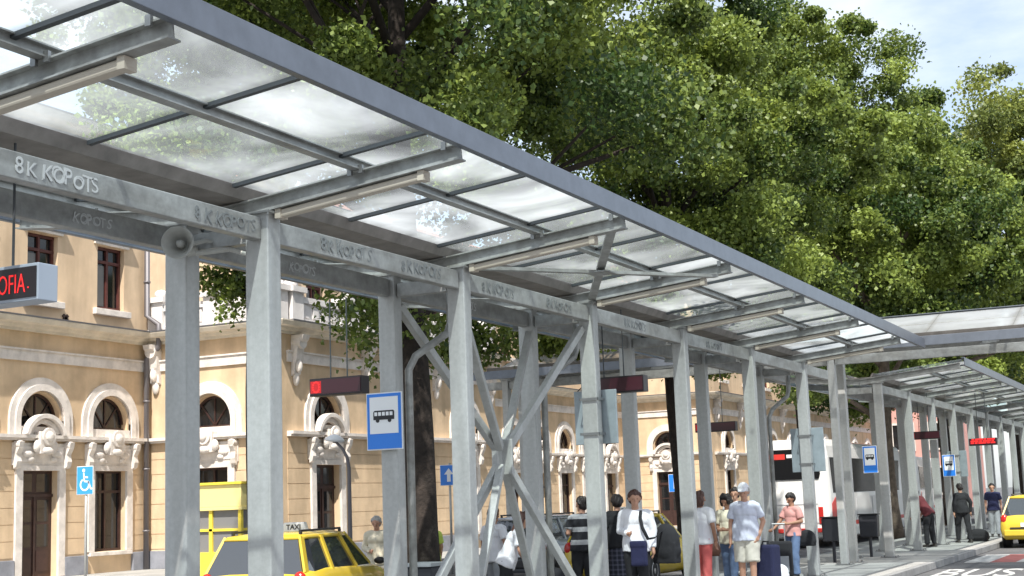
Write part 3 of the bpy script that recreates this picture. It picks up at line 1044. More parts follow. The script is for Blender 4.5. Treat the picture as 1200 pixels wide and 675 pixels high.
# pilaster block of the set-back storey, downpipes
m = MB()
m.box((40.3, 7.1, 0.0), (41.2, 12.1, 0.16), F_mid); m.box((40.2, 9.9, 0.0), (41.3, 10.2, 0.26), F_mid)
m.build('pilaster', 'balustrade_white', st)
for (x, y) in ((P1a - 0.22, YA - 0.15), (P2a - 0.22, YA - 0.15), (P2a - 0.15, YB + 0.5), (50.3 + 1.1, YA - 0.15)):
    m = MB()
    m.tube([(x, y, 0.12), (x, y, 6.3), (x, y - 0.45, 6.62), (x, y - 0.45, 7.3), (x, y, 7.6), (x, y, 12.3)], 0.085, 12)
    for z in (1.2, 3.0, 5.0, 8.6, 10.6):
        m.tube([(x, y, z), (x, y, z + 0.06)], 0.105, 12)
    m.build('downpipe', 'pipe_metal', st, smooth=True)
# small wrought emblem under a first floor window
m = MB()
for a in range(4):
    m.beam((29.55, 7.22, 0.02), (29.55 + 0.13 * math.cos(R(90 * a + 45)), 7.22 + 0.13 * math.sin(R(90 * a + 45)), 0.02), 0.09, 0.04, M=FA)
m.build('ornament', 'dark_wood', st)

# ------------------------------------------------------------------ trees
def quick_mesh(name, V, nper, mname, tint):
    n = len(V) // nper
    me = bpy.data.meshes.new(name)
    me.vertices.add(len(V))
    me.vertices.foreach_set('co', np.ascontiguousarray(V, np.float32).ravel())
    me.loops.add(len(V))
    me.loops.foreach_set('vertex_index', np.arange(len(V), dtype=np.int32))
    me.polygons.add(n)
    me.polygons.foreach_set('loop_start', np.arange(0, len(V), nper, dtype=np.int32))
    me.polygons.foreach_set('loop_total', np.full(n, nper, dtype=np.int32))
    at = me.attributes.new('tint', 'FLOAT', 'FACE')
    at.data.foreach_set('value', tint.astype(np.float32))
    me.update(calc_edges=True)
    me.materials.append(MATS[mname])
    return me

def leaves(rs, clumps, per, size, mname, keep=None):
    """leaf sprays: every clump is a cloud of small folded leaf blades"""
    P, T = [], []
    for (c, r, k) in clumps:
        n = int(per * k)
        d = rs.normal(size=(n, 3)); d /= np.linalg.norm(d, axis=1)[:, None]
        rad = r * rs.random(n) ** 0.5 * np.where(rs.random(n) < 0.08, 1.45, 1.0)
        p = c + d * rad[:, None] * np.array([1.0, 1.0, 0.72])
        P.append(p)
        T.append(np.clip(0.5 + 0.30 * rs.normal() + 0.2 * rs.normal(size=n), 0, 1))
    P = np.concatenate(P); T = np.concatenate(T)
    if keep is not None:
        ok = keep(P); P, T = P[ok], T[ok]
    n = len(P)
    ax = rs.normal(size=(n, 3)); ax[:, 2] -= 0.35; ax /= np.linalg.norm(ax, axis=1)[:, None]
    nm = rs.normal(size=(n, 3)) + np.array([0, 0, 0.9])
    b = np.cross(ax, nm); b /= np.linalg.norm(b, axis=1)[:, None] + 1e-9
    up = np.cross(b, ax)
    s = size * (0.6 + 0.8 * rs.random(n))[:, None]
    # pointed leaf blade, folded a little along its rib
    V = np.stack([P - ax * s * 0.55, P + b * s * 0.46 + up * s * 0.14, P + ax * s * 0.62 - up * s * 0.06, P - b * s * 0.46 + up * s * 0.14], 1)
    return V.reshape(-1, 3), T

def tree(label, loc, h, rad, base, seed, nclump, per, leaf, mname='leaves', bark='bark', trunk_r=0.27, droops=(), keep=None, lean=(0, 0), crown_w=1.0, group='plane trees behind the canopy'):
    rs = np.random.default_rng(seed)
    t = thing('plane_tree', label, 'tree', loc, 0, group)
    cz, rz_ = (h + base) / 2, (h - base) / 2
    # limbs
    m = MB()
    top = Vector((lean[0] * 0.15, lean[1] * 0.15, h * 0.62))
    pts, rr = [], []
    for i in range(9):
        f = i / 8
        p = Vector((0, 0, 0)).lerp(top, f) + Vector((0.13 * math.sin(3 * f + seed), 0.13 * math.cos(4 * f + seed), 0)) * (f > 0) * min(1, f * 2)
        pts.append(p); rr.append(trunk_r * (1.25 if i == 0 else 1.0) * (1 - 0.62 * f))
    m.tube(pts, rr, 12)
    clumps = []
    nl = 15
    for i in range(nl):
        f = 0.40 + 0.6 * (i / nl)
        q = f * 8; j = min(7, int(q)); p0 = pts[j].lerp(pts[j + 1], q - j)
        az = i * 2.4 + rs.random() * 0.6
        el = R(15 + 45 * (i / nl))
        L = rad * crown_w * (0.55 + 0.35 * rs.random()) * (1.1 - 0.3 * i / nl)
        d = Vector((math.cos(az) * math.cos(el), math.sin(az) * math.cos(el), math.sin(el)))
        mid = p0 + d * L * 0.5 + Vector((0, 0, 0.1 * L)); end = p0 + d * L + Vector((0, 0, 0.05 * L))
        if keep is not None and not keep(np.array([tuple(end)]))[0]: continue
        m.tube([p0, mid, end], [trunk_r * 0.36 * (1.15 - 0.5 * f), trunk_r * 0.22, trunk_r * 0.07], 7)
        for k2 in range(3):
            az2 = az + (k2 - 1) * 0.8; el2 = el + 0.3 * (rs.random() - 0.3)
            d2 = Vector((math.cos(az2) * math.cos(el2), math.sin(az2) * math.cos(el2), math.sin(el2)))
            e2 = mid + d2 * L * 0.5
            m.tube([mid, e2], [trunk_r * 0.13, trunk_r * 0.04], 5)
            clumps.append((np.array(e2), 0.8 * rad / 5, 1.0))
        clumps.append((np.array(end), 0.9 * rad / 5, 1.1))
    for p in (droops or ()):
        pe = Vector(p[:3])
        a = pts[4]
        m.tube([a, (a + pe) / 2 + Vector((0, 0, 0.7)), pe], [trunk_r * 0.25, trunk_r * 0.13, trunk_r * 0.04], 6)
        for k2 in range(4):
            clumps.append((np.array(pe) + rs.normal(size=3) * 0.28, 0.42, 0.25))
    m.build('trunk', bark, t, smooth=True)
    # clumps through the crown, thicker towards an uneven outside
    lob = rs.random(5) * 6.28
    while len(clumps) < nclump:                # lumpy: a dense blade cloud, then air
        d = rs.normal(size=3); d /= np.linalg.norm(d)
        az = math.atan2(d[1], d[0])
        wob = 1 + 0.13 * math.sin(2 * az + lob[0]) + 0.10 * math.sin(3 * az + lob[1] + 3 * d[2]) + 0.09 * math.sin(7 * d[2] + lob[2])
        r = wob * (0.35 + 0.65 * rs.random() ** 0.5)
        taper = 1.0 - 0.22 * max(0.0, d[2])
        c = np.array([lean[0] * 0.6 + d[0] * rad * crown_w * r * taper, lean[1] * 0.6 + d[1] * rad * crown_w * r * taper, cz + d[2] * rz_ * r])
        clumps.append((c, (0.30 + 0.55 * rs.random() ** 1.6) * rad / 4.2, 0.35 + 0.9 * rs.random()))
    V, T = leaves(rs, clumps, per, leaf, mname, keep)
    me = quick_mesh('crown', V, 4, mname, T)
    o = bpy.data.objects.new('crown', me); C.objects.link(o); o.parent = t
    return t

def clear_of_roofs(ty, tx, pruned=False):
    def keep(P):
        X, Y, Z = P[:, 0] + tx, P[:, 1] + ty, P[:, 2]
        a = (np.abs(Y - 7.2) < 2.75) & (Z < 5.0)
        b = (np.abs(X - 30.28) < 2.75) & (Z < 5.0) & (Y < 22)
        c = ((Y > 16.75) & (Z < 9.2)) | ((Y < 15.9) & (Z < 8.8)) | (Y > 18.7) if pruned else False   # cut back on the station side
        return ~(a | b | c)
    return keep

TREES = [
    ('dark trunked plane tree behind the large bus stop sign, its crown filling the upper middle', (18.0, 10.48, 0), 17.5, 5.5, 4.9, 3, 300, 1400, 0.072, 'leaves', 'bark', 0.27,
     [(3.3, 0.7, 4.25), (3.0, 1.0, 4.7)]),
    ('plane tree standing behind the parked estate taxi, its low branches hanging by the loudspeaker', (21.3, 15.75, 0), 17.0, 4.3, 6.4, 5, 300, 950, 0.076, 'leaves', 'bark', 0.22,
     [(-0.3, 0.9, 6.0), (-0.1, 0.5, 5.7), (0.0, 0.9, 6.3)]),
    ('plane tree whose thin dark trunk stands between the man in white and the coach', (32.7, 11.5, 0), 16.5, 5.2, 5.0, 11, 300, 1200, 0.088, 'leaves', 'bark', 0.28,
     [(-1.6, 1.9, 4.6), (-0.6, 2.6, 4.3)]),
    ('bright green plane tree rising behind the white coach', (55.2, 14.5, 0), 22.6, 5.7, 7.6, 23, 380, 800, 0.12, 'leaves', 'bark', 0.24,
     []),
    ('pale barked plane tree standing beside the side of the white coach', (47.4, 9.7, 0), 14.2, 5.2, 6.4, 31, 270, 800, 0.112, 'leaves', 'bark_pale', 0.30, []),
    ('plane tree beyond the coach, its crown low above the crossing canopy', (64.0, 10.6, 0), 18.5, 6.2, 5.0, 47, 230, 750, 0.145, 'leaves', 'bark', 0.30, []),
    ('tall tree at the right edge of the picture, farthest of the row', (89.6, 10.7, 0), 26.5, 9.6, 5.0, 53, 420, 800, 0.18, 'leaves_brown', 'bark', 0.42, []),
]
for (lab, loc, h, rad, base, seed, nc, per, lf, mn, bk, tr, dr) in TREES:
    tree(lab, loc, h, rad, base, seed, nc, per, lf, mn, bk, tr, dr, keep=clear_of_roofs(loc[1], loc[0], seed == 5), lean=(-2.0, 1.3) if seed == 11 else (0, 0))
for (lab, loc, h, rad, seed) in (('broad tree standing across the road in the far distance', (150.0, -8.0, 0), 15, 7.0, 61),
                                 ('leafy tree at the far end of the road, below the crossing canopy', (124.5, -9.0, 0), 13, 6.0, 67)):
    tree(lab, loc, h, rad, 3.2, seed, 180, 90, 0.5, 'leaves', 'bark', 0.4, [], group='trees at the far end of the road')

# ------------------------------------------------------------------ far buildings
def far_block(label, x0, y0, x1, y1, h, wm, nx, nz):
    b = thing('building', label, 'building', ((x0 + x1) / 2, (y0 + y1) / 2, 0))
    hx, hy = (x1 - x0) / 2, (y1 - y0) / 2
    m = MB(); m.box((-hx, -hy, 0), (hx, hy, h)); m.build('wall', wm, b)
    m = MB(); m.box((-hx - 0.3, -hy - 0.3, h + 0.002), (hx + 0.3, hy + 0.3, h + 0.5)); m.build('cornice', 'stucco_white', b)
    F = face_frame((-hx, hy, 0), *WEST)
    for i in range(nx):
        for k in range(nz):
            s = (2 * hy) * (i + 0.5) / nx; z = 1.2 + 3.4 * k
            m = MB(); m.box((s - 0.75, z, 0.002), (s + 0.75, z + 1.9, 0.03), F); wn = m.build('window', 'window_dark', b)
            m = MB(); m.plate(rect(s - 0.9, s + 0.9, z - 0.15, z + 2.05), [rect(s - 0.75, s + 0.75, z, z + 1.9)], 0.09, F, top=0.09); m.build('frame', 'stucco_white', wn)
far_block('pink rendered building far beyond the canopies, seen between the columns', 112, 17.5, 124, 34, 12.5, 'pink_wall', 6, 3)
far_block('pale building beside the pink one at the far end of the road', 130, -4, 142, 16, 11.5, 'pale_wall', 7, 3)

# ------------------------------------------------------------------ vehicles
S_CAR = 0.94
def wheel(parent, x, y, r, side, wd=0.2):
    M = Matrix.Translation((x, y, r)) @ Matrix.Rotation(-side * PI / 2, 4, 'X')
    m = MB()
    m.lathe([(r * 0.55, -wd / 2), (r * 0.93, -wd / 2), (r, -wd / 2 + 0.03), (r, wd / 2 - 0.03), (r * 0.93, wd / 2), (r * 0.6, wd / 2)], 28, M)
    ty = m.build('wheel', 'rubber', parent, smooth=False)
    m = MB()
    m.lathe([(r * 0.62, wd / 2 - 0.03), (r * 0.62, wd / 2 + 0.004), (r * 0.54, wd / 2 + 0.004), (r * 0.5, wd / 2 - 0.02), (r * 0.15, wd / 2 + 0.002), (0.01, wd / 2 + 0.004)], 24, M)
    m.build('rim', 'rim_metal', ty, smooth=True)

def car(label, loc, rz, paint, taxi=True, wagon=True):
    t = thing('taxi' if taxi else 'parked_car', label, 'taxi' if taxi else 'car', loc, rz, 'yellow taxis' if taxi else None)
    k = S_CAR
    L2 = 2.12
    # lower body: stations along x: (x, floor, belt, half width)
    stn = [(-2.12, 0.45, 0.62, 0.66), (-2.08, 0.30, 0.86, 0.78), (-1.95, 0.24, 0.94, 0.83), (-1.2, 0.22, 0.96, 0.855), (0.0, 0.20, 0.93, 0.865), (0.85, 0.20, 0.91, 0.86),
           (1.15, 0.21, 0.885, 0.85), (1.6, 0.22, 0.82, 0.82), (1.95, 0.24, 0.72, 0.76), (2.10, 0.28, 0.60, 0.66), (2.14, 0.36, 0.50, 0.56)]
    sec = lambda x, f, b, hw: [(x, hw * 0.86, f), (x, hw * 0.98, f + 0.10), (x, hw * 1.02, f + (b - f) * 0.42), (x, hw * 1.0, f + (b - f) * 0.72), (x, hw * 0.965, b - 0.035), (x, hw * 0.90, b),
                               (x, hw * 0.45, b + 0.018)]
    m = MB(); V, Fc = [], []
    for s in stn:
        h = sec(*s)
        V += h + [(a, -b, c) for a, b, c in reversed(h)]
    n = 14
    for i in range(len(stn) - 1):
        for q in range(n):
            r = (q + 1) % n
            Fc.append((i * n + q, i * n + r, (i + 1) * n + r, (i + 1) * n + q))
    Fc += [tuple(range(n)), tuple(range(len(V) - 1, len(V) - n - 1, -1))]
    m.add([(a * k, b * k, c * k) for a, b, c in V], Fc)
    body = m.build('body', paint, t, smooth=True)
    # cabin: glass loft, roof skin, pillars
    xb0, xb1 = (-2.02, 1.12) if wagon else (-1.75, 1.12)
    xr0, xr1 = (-1.72, 0.30) if wagon else (-1.25, 0.30)
    zb, zr = 0.93, 1.435
    wb, wr = 0.80, 0.60
    lo = [(xb0, wb * 0.9), (xb0 + 0.35, wb), (0.2, wb), (xb1 - 0.25, wb * 0.97), (xb1, wb * 0.72)]
    hi = [(xr0, wr * 0.92), (xr0 + 0.3, wr), (-0.3, wr), (xr1 - 0.15, wr * 0.98), (xr1, wr * 0.8)]
    def ring(pts, z): return [(x, y, z) for x, y in pts] + [(x, -y, z) for x, y in reversed(pts)]
    A, B = ring(lo, zb - 0.03), ring(hi, zr - 0.03)
    m = MB(); nn = len(A)
    m.add([(a * k, b * k, c * k) for a, b, c in A + B], [(i, (i + 1) % nn, nn + (i + 1) % nn, nn + i) for i in range(nn)] + [tuple(range(nn - 1, -1, -1)), tuple(range(nn, 2 * nn))])
    m.build('window', 'car_glass', t)
    m = MB()
    hi2 = [(x + (0.02 if x > 0 else -0.02), y + 0.02) for x, y in hi]
    B0 = ring(hi2, zr - 0.05)
    B1 = ring([(x * 0.97, y * 0.93) for x, y in hi2], zr + 0.01)
    B2 = ring([(x * 0.72, y * 0.6) for x, y in hi2], zr + 0.045)
    m.add([(a * k, b * k, c * k) for a, b, c in B0 + B1 + B2], [(i, (i + 1) % nn, nn + (i + 1) % nn, nn + i) for i in range(nn)] +
          [(nn + i, nn + (i + 1) % nn, 2 * nn + (i + 1) % nn, 2 * nn + i) for i in range(nn)] + [tuple(range(nn - 1, -1, -1)), tuple(range(2 * nn, 3 * nn))])
    m.build('roof', paint, t, smooth=True)
    for s in (-1, 1):
        for (p, q, wd) in (((xb1 - 0.10, wb * 0.90), (xr1 - 0.03, wr * 0.92), 0.07), ((0.12, wb + 0.004), (-0.12, wr + 0.004), 0.08), ((-0.95, wb + 0.004), (-0.92, wr + 0.004), 0.09), ((xb0 + 0.10, wb * 0.945), (xr0 + 0.08, wr * 0.96), 0.12)):
            MB().beam((p[0] * k, s * p[1] * k, zb * k - 0.02), (q[0] * k, s * q[1] * k, (zr - 0.02) * k), 0.035, wd * k, up=(1, 0, 0)).build('pillar', paint, t)
    for s in (-1, 1):
        m = MB()
        m.ell((0.83 * k, s * 0.95 * k, 0.96 * k), (0.05, 0.085, 0.055)); m.build('mirror', 'black_plastic', t, smooth=True)
        m = MB()
        m.box((-1.1 * k, s * 0.872 * k - 0.01, 0.72 * k), (-0.93 * k, s * 0.872 * k + 0.012, 0.755 * k)); m.box((-0.05 * k, s * 0.875 * k - 0.01, 0.72 * k), (0.13 * k, s * 0.875 * k + 0.012, 0.755 * k))
        m.build('handle', 'black_plastic', t)
        m = MB(); m.ell((-2.03 * k, s * 0.70 * k, 0.80 * k), (0.07, 0.10, 0.14)); m.build('tail_light', 'tail_red', t, smooth=True)
        m = MB(); m.ell((1.97 * k, s * 0.62 * k, 0.63 * k), (0.13, 0.14, 0.08)); m.build('headlight', 'lamp_clear', t, smooth=True)
        for x in (-1.32, 1.32):
            m = MB()
            M = Matrix.Translation((x * k, s * 0.835 * k, 0.31 * k)) @ Matrix.Rotation(-s * PI / 2, 4, 'X')
            m.disc((0, 0, 0), 0.355 * k, 0.036 * k, 28, M); m.build('wheel_arch', 'black_plastic', t)
            wheel(t, x * k, s * 0.775 * k, 0.31 * k, s)
    m = MB()
    m.box((-2.17 * k, -0.72 * k, 0.34 * k), (-2.08 * k, 0.72 * k, 0.52 * k)); m.build('bumper', 'black_plastic' if not taxi else paint, t, bevel=0.03)
    m = MB(); m.box((2.06 * k, -0.6 * k, 0.30 * k), (2.17 * k, 0.6 * k, 0.42 * k)); m.build('bumper', 'black_plastic' if not taxi else paint, t, bevel=0.03)
    m = MB(); m.box((-2.135 * k, -0.26 * k, 0.60 * k), (-2.095 * k, 0.26 * k, 0.71 * k)); m.build('number_plate', 'sign_white', t)
    m = MB(); m.box((-2.165 * k, -0.55 * k, 0.545 * k), (-2.09 * k, 0.55 * k, 0.585 * k)); m.build('grille', 'black_plastic', t)
    for s in (-1, 1):
        m = MB()
        m.beam((xr0 * 0.9 * k, s * 0.52 * k, 1.50 * k), (xr1 * 0.6 * k, s * 0.52 * k, 1.50 * k), 0.03, 0.03)
        for x in (xr0 * 0.88, xr1 * 0.55):
            m.box((x * k - 0.03, s * 0.52 * k - 0.014, 1.435 * k), (x * k + 0.03, s * 0.52 * k + 0.014, 1.49 * k))
        m.build('roof_rail', 'black_plastic', t)
    if taxi:
        m = MB()
        m.prism([(-0.19, 0), (0.19, 0), (0.15, 0.13), (-0.15, 0.13)], (-0.42, 0, 1.475 * k), (-0.28, 0, 1.475 * k))
        rsn = m.build('roof_sign', 'sign_white', t, bevel=0.015)
        m = MB(); m.text('TAXI', 0.10, 0.004, Matrix.Translation((-0.421, 0, 1.475 * k + 0.03)) @ face_frame((0, 0, 0), *WEST), align='CENTER', bold=0.002)
        m.build('lettering', 'sign_black', rsn)
    return t

car('yellow taxi estate parked in front of the kiosk, only its roof and windows in frame', (17.35, 12.05, 0), R(14), 'taxi_yellow')
car('silver parked car behind the woman in the striped top, mostly hidden by the columns', (28.6, 13.3, 0), R(0), 'car_silver', taxi=False)
car('yellow taxi parked behind the man in the white shirt and dark trousers', (27.0, 10.7, 0), R(2), 'taxi_yellow')
car('yellow taxi seen from behind on the road at the right edge', (41.8, 4.5, 0), R(-2), 'taxi_yellow')
car('dark car with its nose just entering the lower left corner', (13.6, 18.3, 0), R(0), 'car_dark', taxi=False, wagon=False)

def coach(label, loc, rz, stripe, L=11.5, wdt=2.5, h=3.25, detail=True):
    t = thing('coach', label, 'bus', loc, rz)
    def ring(x, dw, z0, z1, r=0.22):
        a = wdt / 2 - dw
        pts = [(a - 0.03, z0), (a, z0 + 0.25), (a, z0 + 1.2), (a - 0.02, z1 - 0.55), (a - 0.06, z1 - r), (a - 0.13, z1 - r * 0.4), (a - 0.3, z1 - 0.03), (a * 0.5, z1)]
        return [(x, y, z) for y, z in pts] + [(x, -y, z) for y, z in reversed(pts)]
    st_ = [(0.0, 0.16, 0.45, h - 0.22), (0.07, 0.05, 0.32, h - 0.07), (0.25, 0, 0.28, h), (L - 0.4, 0, 0.28, h), (L - 0.12, 0.08, 0.3, h - 0.1), (L, 0.25, 0.4, h - 0.4)]
    V, Fc = [], []
    for s in st_: V += ring(*s)
    n = 16
    for i in range(len(st_) - 1):
        for q in range(n):
            r = (q + 1) % n
            Fc.append((i * n + q, i * n + r, (i + 1) * n + r, (i + 1) * n + q))
    Fc += [tuple(range(n)), tuple(range(len(V) - 1, len(V) - n - 1, -1))]
    m = MB(); m.add(V, Fc); m.build('body', 'coach_white', t, bevel=0.04)
    # rear: window, engine flap lines, lights, red corner flashes
    FR = face_frame((0, 0, 0), *WEST)
    m = MB()
    m.poly([(-0.98, 2.05), (0.98, 2.05), (1.03, 2.2), (0.97, 2.86), (0.88, 2.95), (-0.88, 2.95), (-0.97, 2.86), (-1.03, 2.2)], 0.03, FR @ Matrix.Translation((0, 0, 0.002)))
    rw = m.build('rear_window', 'coach_glass', t)
    m = MB()                                  # lettering-like blocks on the rear glass are illegible in view: two pale and red strips
    m.box((0.05, 2.70, 0.034), (0.50, 2.80, 0.04), FR)
    m.build('sticker', 'sign_white', rw)
    m = MB(); m.box((-0.5, 2.66, 0.034), (0.0, 2.82, 0.04), FR); m.build('sticker', 'coach_red', rw)
    m = MB()
    m.box((-0.92, 1.30, 0.002), (0.92, 1.325, 0.012), FR); m.box((-0.92, 0.74, 0.002), (0.92, 0.765, 0.012), FR)
    m.box((-0.92, 0.77, 0.002), (-0.90, 1.3, 0.012), FR); m.box((0.90, 0.77, 0.002), (0.92, 1.3, 0.012), FR)
    m.build('engine_flap', 'coach_grey', t)
    m = MB(); m.box((-1.02, 0.47, 0.002), (1.02, 0.60, 0.07), FR); m.build('bumper', stripe, t, bevel=0.02)
    m = MB(); m.box((-0.28, 0.86, 0.003), (0.28, 0.98, 0.02), FR); m.build('number_plate', 'sign_white', t)
    for s in (-1, 1):
        m = MB(); m.box((s * 0.98 - 0.07, 0.72, -0.03), (s * 0.98 + 0.07, 1.22, 0.03), FR); m.build('tail_light', 'tail_red', t, bevel=0.02)
        # side glass, red flash, stripe, wheels
        y = s * (wdt / 2)
        m = MB()
        a, b = (y - 0.04, y + 0.004) if s > 0 else (y - 0.004, y + 0.04)
        m.add([(0.55, a, 1.62), (L - 1.2, a, 1.62), (L - 0.9, a, 2.68), (0.42, a, 2.68), (0.55, b, 1.62), (L - 1.2, b, 1.62), (L - 0.9, b, 2.68), (0.42, b, 2.68)],
              [(0, 1, 2, 3), (4, 5, 6, 7), (0, 1, 5, 4), (1, 2, 6, 5), (2, 3, 7, 6), (3, 0, 4, 7)])
        m.build('side_window', 'coach_glass', t)
        m = MB()
        a, b = (y - 0.04, y + 0.006) if s > 0 else (y - 0.006, y + 0.04)
        m.add([(0.26, a, 0.62), (1.0, a, 0.62), (0.8, a, 1.5), (0.3, a, 1.3), (0.26, b, 0.62), (1.0, b, 0.62), (0.8, b, 1.5), (0.3, b, 1.3)],
              [(0, 1, 2, 3), (4, 5, 6, 7), (0, 1, 5, 4), (1, 2, 6, 5), (2, 3, 7, 6), (3, 0, 4, 7)])
        m.box((1.05, a, 0.62), (L - 0.6, b, 0.74))
        m.build('stripe', stripe, t)
        for q in range(4):
            m = MB(); xx = 1.2 + 2.3 * q
            m.box((xx, y - 0.012, 0.8), (xx + 0.012, y + 0.008, 1.45)); m.build('hatch', 'coach_grey', t)
        for x in (2.6, L - 2.6):
            m = MB()
            M = Matrix.Translation((x, s * (wdt / 2 - 0.05), 0.48)) @ Matrix.Rotation(-s * PI / 2, 4, 'X')
            m.disc((0, 0, 0), 0.56, 0.058, 28, M); m.build('wheel_arch', 'black_plastic', t)
            wheel(t, x, s * (wdt / 2 - 0.09), 0.48, s, 0.28)
    m = MB(); m.box((2.2, -0.7, h - 0.02), (4.2, 0.7, h + 0.05)); m.build('air_unit', 'coach_white', t, bevel=0.06)
    return t
co = coach('white coach with a black rear window and red corners, parked beyond the people', (42.0, 11.65, 0), 0, 'coach_red')
coach('white bus with dark windows parked across the far end of the pavement', (116.0, 2.5, 0), PI / 2, 'coach_grey', L=10.5)
coach('red striped bus far behind the bending figure, beyond the coach', (70.0, 14.2, 0), R(4), 'coach_red', L=10.5)

# ------------------------------------------------------------------ signs and street furniture
def led_sign(label, x, y0, y1, z0, z1, hang, kind):
    """box sign facing back along the platform, from y1 (left in view) to y0"""
    t = thing('led_sign', label, 'sign', (x, (y0 + y1) / 2, z0), 0, 'departure signs hung under the canopy')
    hw, h = (y1 - y0) / 2, z1 - z0
    F = face_frame((-0.09, 0, 0), *WEST)
    m = MB(); m.box((-hw, 0, -0.18), (hw, h, -0.004), F); m.build('case', 'led_case' if kind == 'SOFIA' else 'led_black', t, bevel=0.006)
    fr = 0.022
    m = MB(); m.box((-hw + 0.012, fr, -0.003), (hw - (0.012), h - fr, 0.004), F)
    sc_ = m.build('screen', 'led_black' if kind == 'SOFIA' else 'led_maroon', t)
    if kind == 'SOFIA':
        m = MB(); m.text('SOFIA', 0.185, 0.003, F @ Matrix.Translation((hw - 0.10, 0.055, 0.005)), align='RIGHT', bold=-0.002, sx=0.60)
        m.disc((hw - 0.075, 0.085, 0.005), 0.006, 0.003, 8, F)
        m.build('lettering', 'led_red', sc_)
    else:
        m = MB()
        if kind == 'row':
            for i in range(22):
                for j in range(3):
                    if (i * 7 + j * 5) % 11 < 9:
                        m.box((-hw + 0.05 + i * (2 * hw - 0.1) / 22, fr + 0.03 + j * 0.05, 0.005), (-hw + 0.085 + i * (2 * hw - 0.1) / 22, fr + 0.068 + j * 0.05, 0.008), F)
            m.build('lit_dots', 'led_red', sc_)
        else:                                  # a lit ring of dots at the left end
            for i in range(12):
                a = 2 * PI * i / 12
                m.disc((-hw + 0.10 + 0.045 * math.cos(a), h / 2 + 0.06 * math.sin(a), 0.005), 0.012, 0.003, 6, F)
            m.build('lit_dots', 'led_red', sc_)
            m = MB(); m.box((-hw + 0.02, fr + 0.012, 0.0042), (-hw + 0.17, h - fr - 0.012, 0.0048), F); m.build('lit_panel', 'led_red_wash', sc_)
    for s in (-0.32, 0.32):
        MB().tube([F @ Vector((s * hw, h + 0.001, -0.09)), F @ Vector((s * hw, hang - z0, -0.09))], 0.009, 8).build('hanger', 'glazing_bar', t)
    return t
led_sign('departure sign with red letters reading SOFIA at the left edge', 6.80, 6.71, 7.62, 3.10, 3.345, 4.2, 'SOFIA')
led_sign('dark departure sign behind the blue bus stop sign, a red spot at its left end', 14.06, 8.87, 9.6, 3.02, 3.23, 4.18, 'spot')
led_sign('dark departure sign right of the braced bay, a red spot at its left end', 17.5, 6.67, 7.57, 3.08, 3.30, 4.2, 'spot')
led_sign('small dark departure sign left of the coach, red at its left end', 29.0, 9.05, 9.95, 3.02, 3.22, 4.55, 'spot')
led_sign('dark departure sign under the farther canopy, red at its left end', 39.0, 6.55, 7.38, 2.96, 3.17, 4.2, 'spot')
led_sign('departure sign lit red along its whole length, farthest of the row', 41.2, 5.40, 6.15, 2.78, 2.98, 4.25, 'row')

def bus_stop_sign(label, x, y, z0, z1, wd, post_x):
    t = thing('bus_stop_sign', label, 'sign', (x, y, z0), 0, 'blue bus stop signs on the columns')
    F = face_frame((0, 0, 0), *WEST)
    h = z1 - z0
    m = MB(); m.box((-wd / 2, 0, -0.012), (wd / 2, h, 0), F); m.build('edge_plate', 'sign_white', t, bevel=0.004)
    m = MB(); m.box((-wd / 2 + 0.012, 0.012, 0.001), (wd / 2 - 0.012, h - 0.012, 0.005), F); pl = m.build('panel', 'sign_blue', t)
    m = MB(); m.box((-wd / 2 + 0.045, h * 0.285, 0.006), (wd / 2 - 0.045, h - 0.045, 0.009), F); m.build('white_field', 'sign_white', pl)
    m = MB()                                   # bus pictogram
    b, cz = wd * 0.29, h * 0.585
    m.poly([(-b, cz - 0.035), (b, cz - 0.035), (b, cz + 0.05), (b - 0.01, cz + 0.06), (-b + 0.015, cz + 0.06), (-b, cz + 0.045)], 0.003, F @ Matrix.Translation((0, 0, 0.010)))
    for q in (-0.6, 0.55):
        m.disc((b * q, cz - 0.042, 0.0102), 0.022, 0.0026, 14, F)
    m.build('bus_symbol', 'sign_black', pl)
    m = MB()
    for i in range(5):
        a = -b + 0.014 + i * (2 * b - 0.02) / 5
        m.box((a, cz + 0.006, 0.0135), (a + (2 * b - 0.02) / 5 - 0.012, cz + 0.044, 0.015), F)
    m.build('symbol_window', 'sign_white', pl)
    m = MB()
    for zz in (h * 0.25, h * 0.75):
        m.box((0.012, -0.03, zz), (post_x - x - 0.09, 0.03, zz + 0.03))
    m.build('bracket', 'bolt', t)
bus_stop_sign('large blue bus stop sign on a rear column, left of the dark tree trunk', NX(1) - 0.16, 7.62, 2.27, 2.86, 0.43, NX(1))
bus_stop_sign('small blue bus stop sign on the left side of a column beside the white coach', 32.40, 7.03, 2.05, 2.66, 0.33, NX(7))
bus_stop_sign('small blue bus stop sign low on a far column under the second canopy', 39.05, 6.40, 1.95, 2.52, 0.33, NX(9))

def info_board(label, x, y, z0, z1, wd):
    t = thing('info_board', label, 'notice board', (x, y, z0), 0, 'grey backed boards on the columns')
    m = MB(); m.box((0, -wd / 2, 0), (0.035, wd / 2, z1 - z0)); bd = m.build('board', 'sign_back', t, bevel=0.006)
    m = MB()
    h = z1 - z0
    for z in (h * 0.16, h * 0.8):
        m.box((-0.20, -0.128, z), (-0.195, 0.128, z + 0.03)); m.box((-0.2, 0.121, z), (0.0, 0.127, z + 0.03)); m.box((-0.2, -0.127, z), (0.0, -0.121, z + 0.03))
    m.build('strap', 'bolt', t)
info_board('grey board strapped behind the front column at the right of the bracing', NX(2) + 0.10, 6.79, 2.36, 3.02, 0.56)
info_board('grey board strapped behind the column in front of the coach', NX(5) + 0.10, 6.79, 2.05, 2.86, 0.62)
info_board('grey board behind a far column left of the red lit sign', NX(10) + 0.10, 6.79, 1.95, 2.7, 0.6)

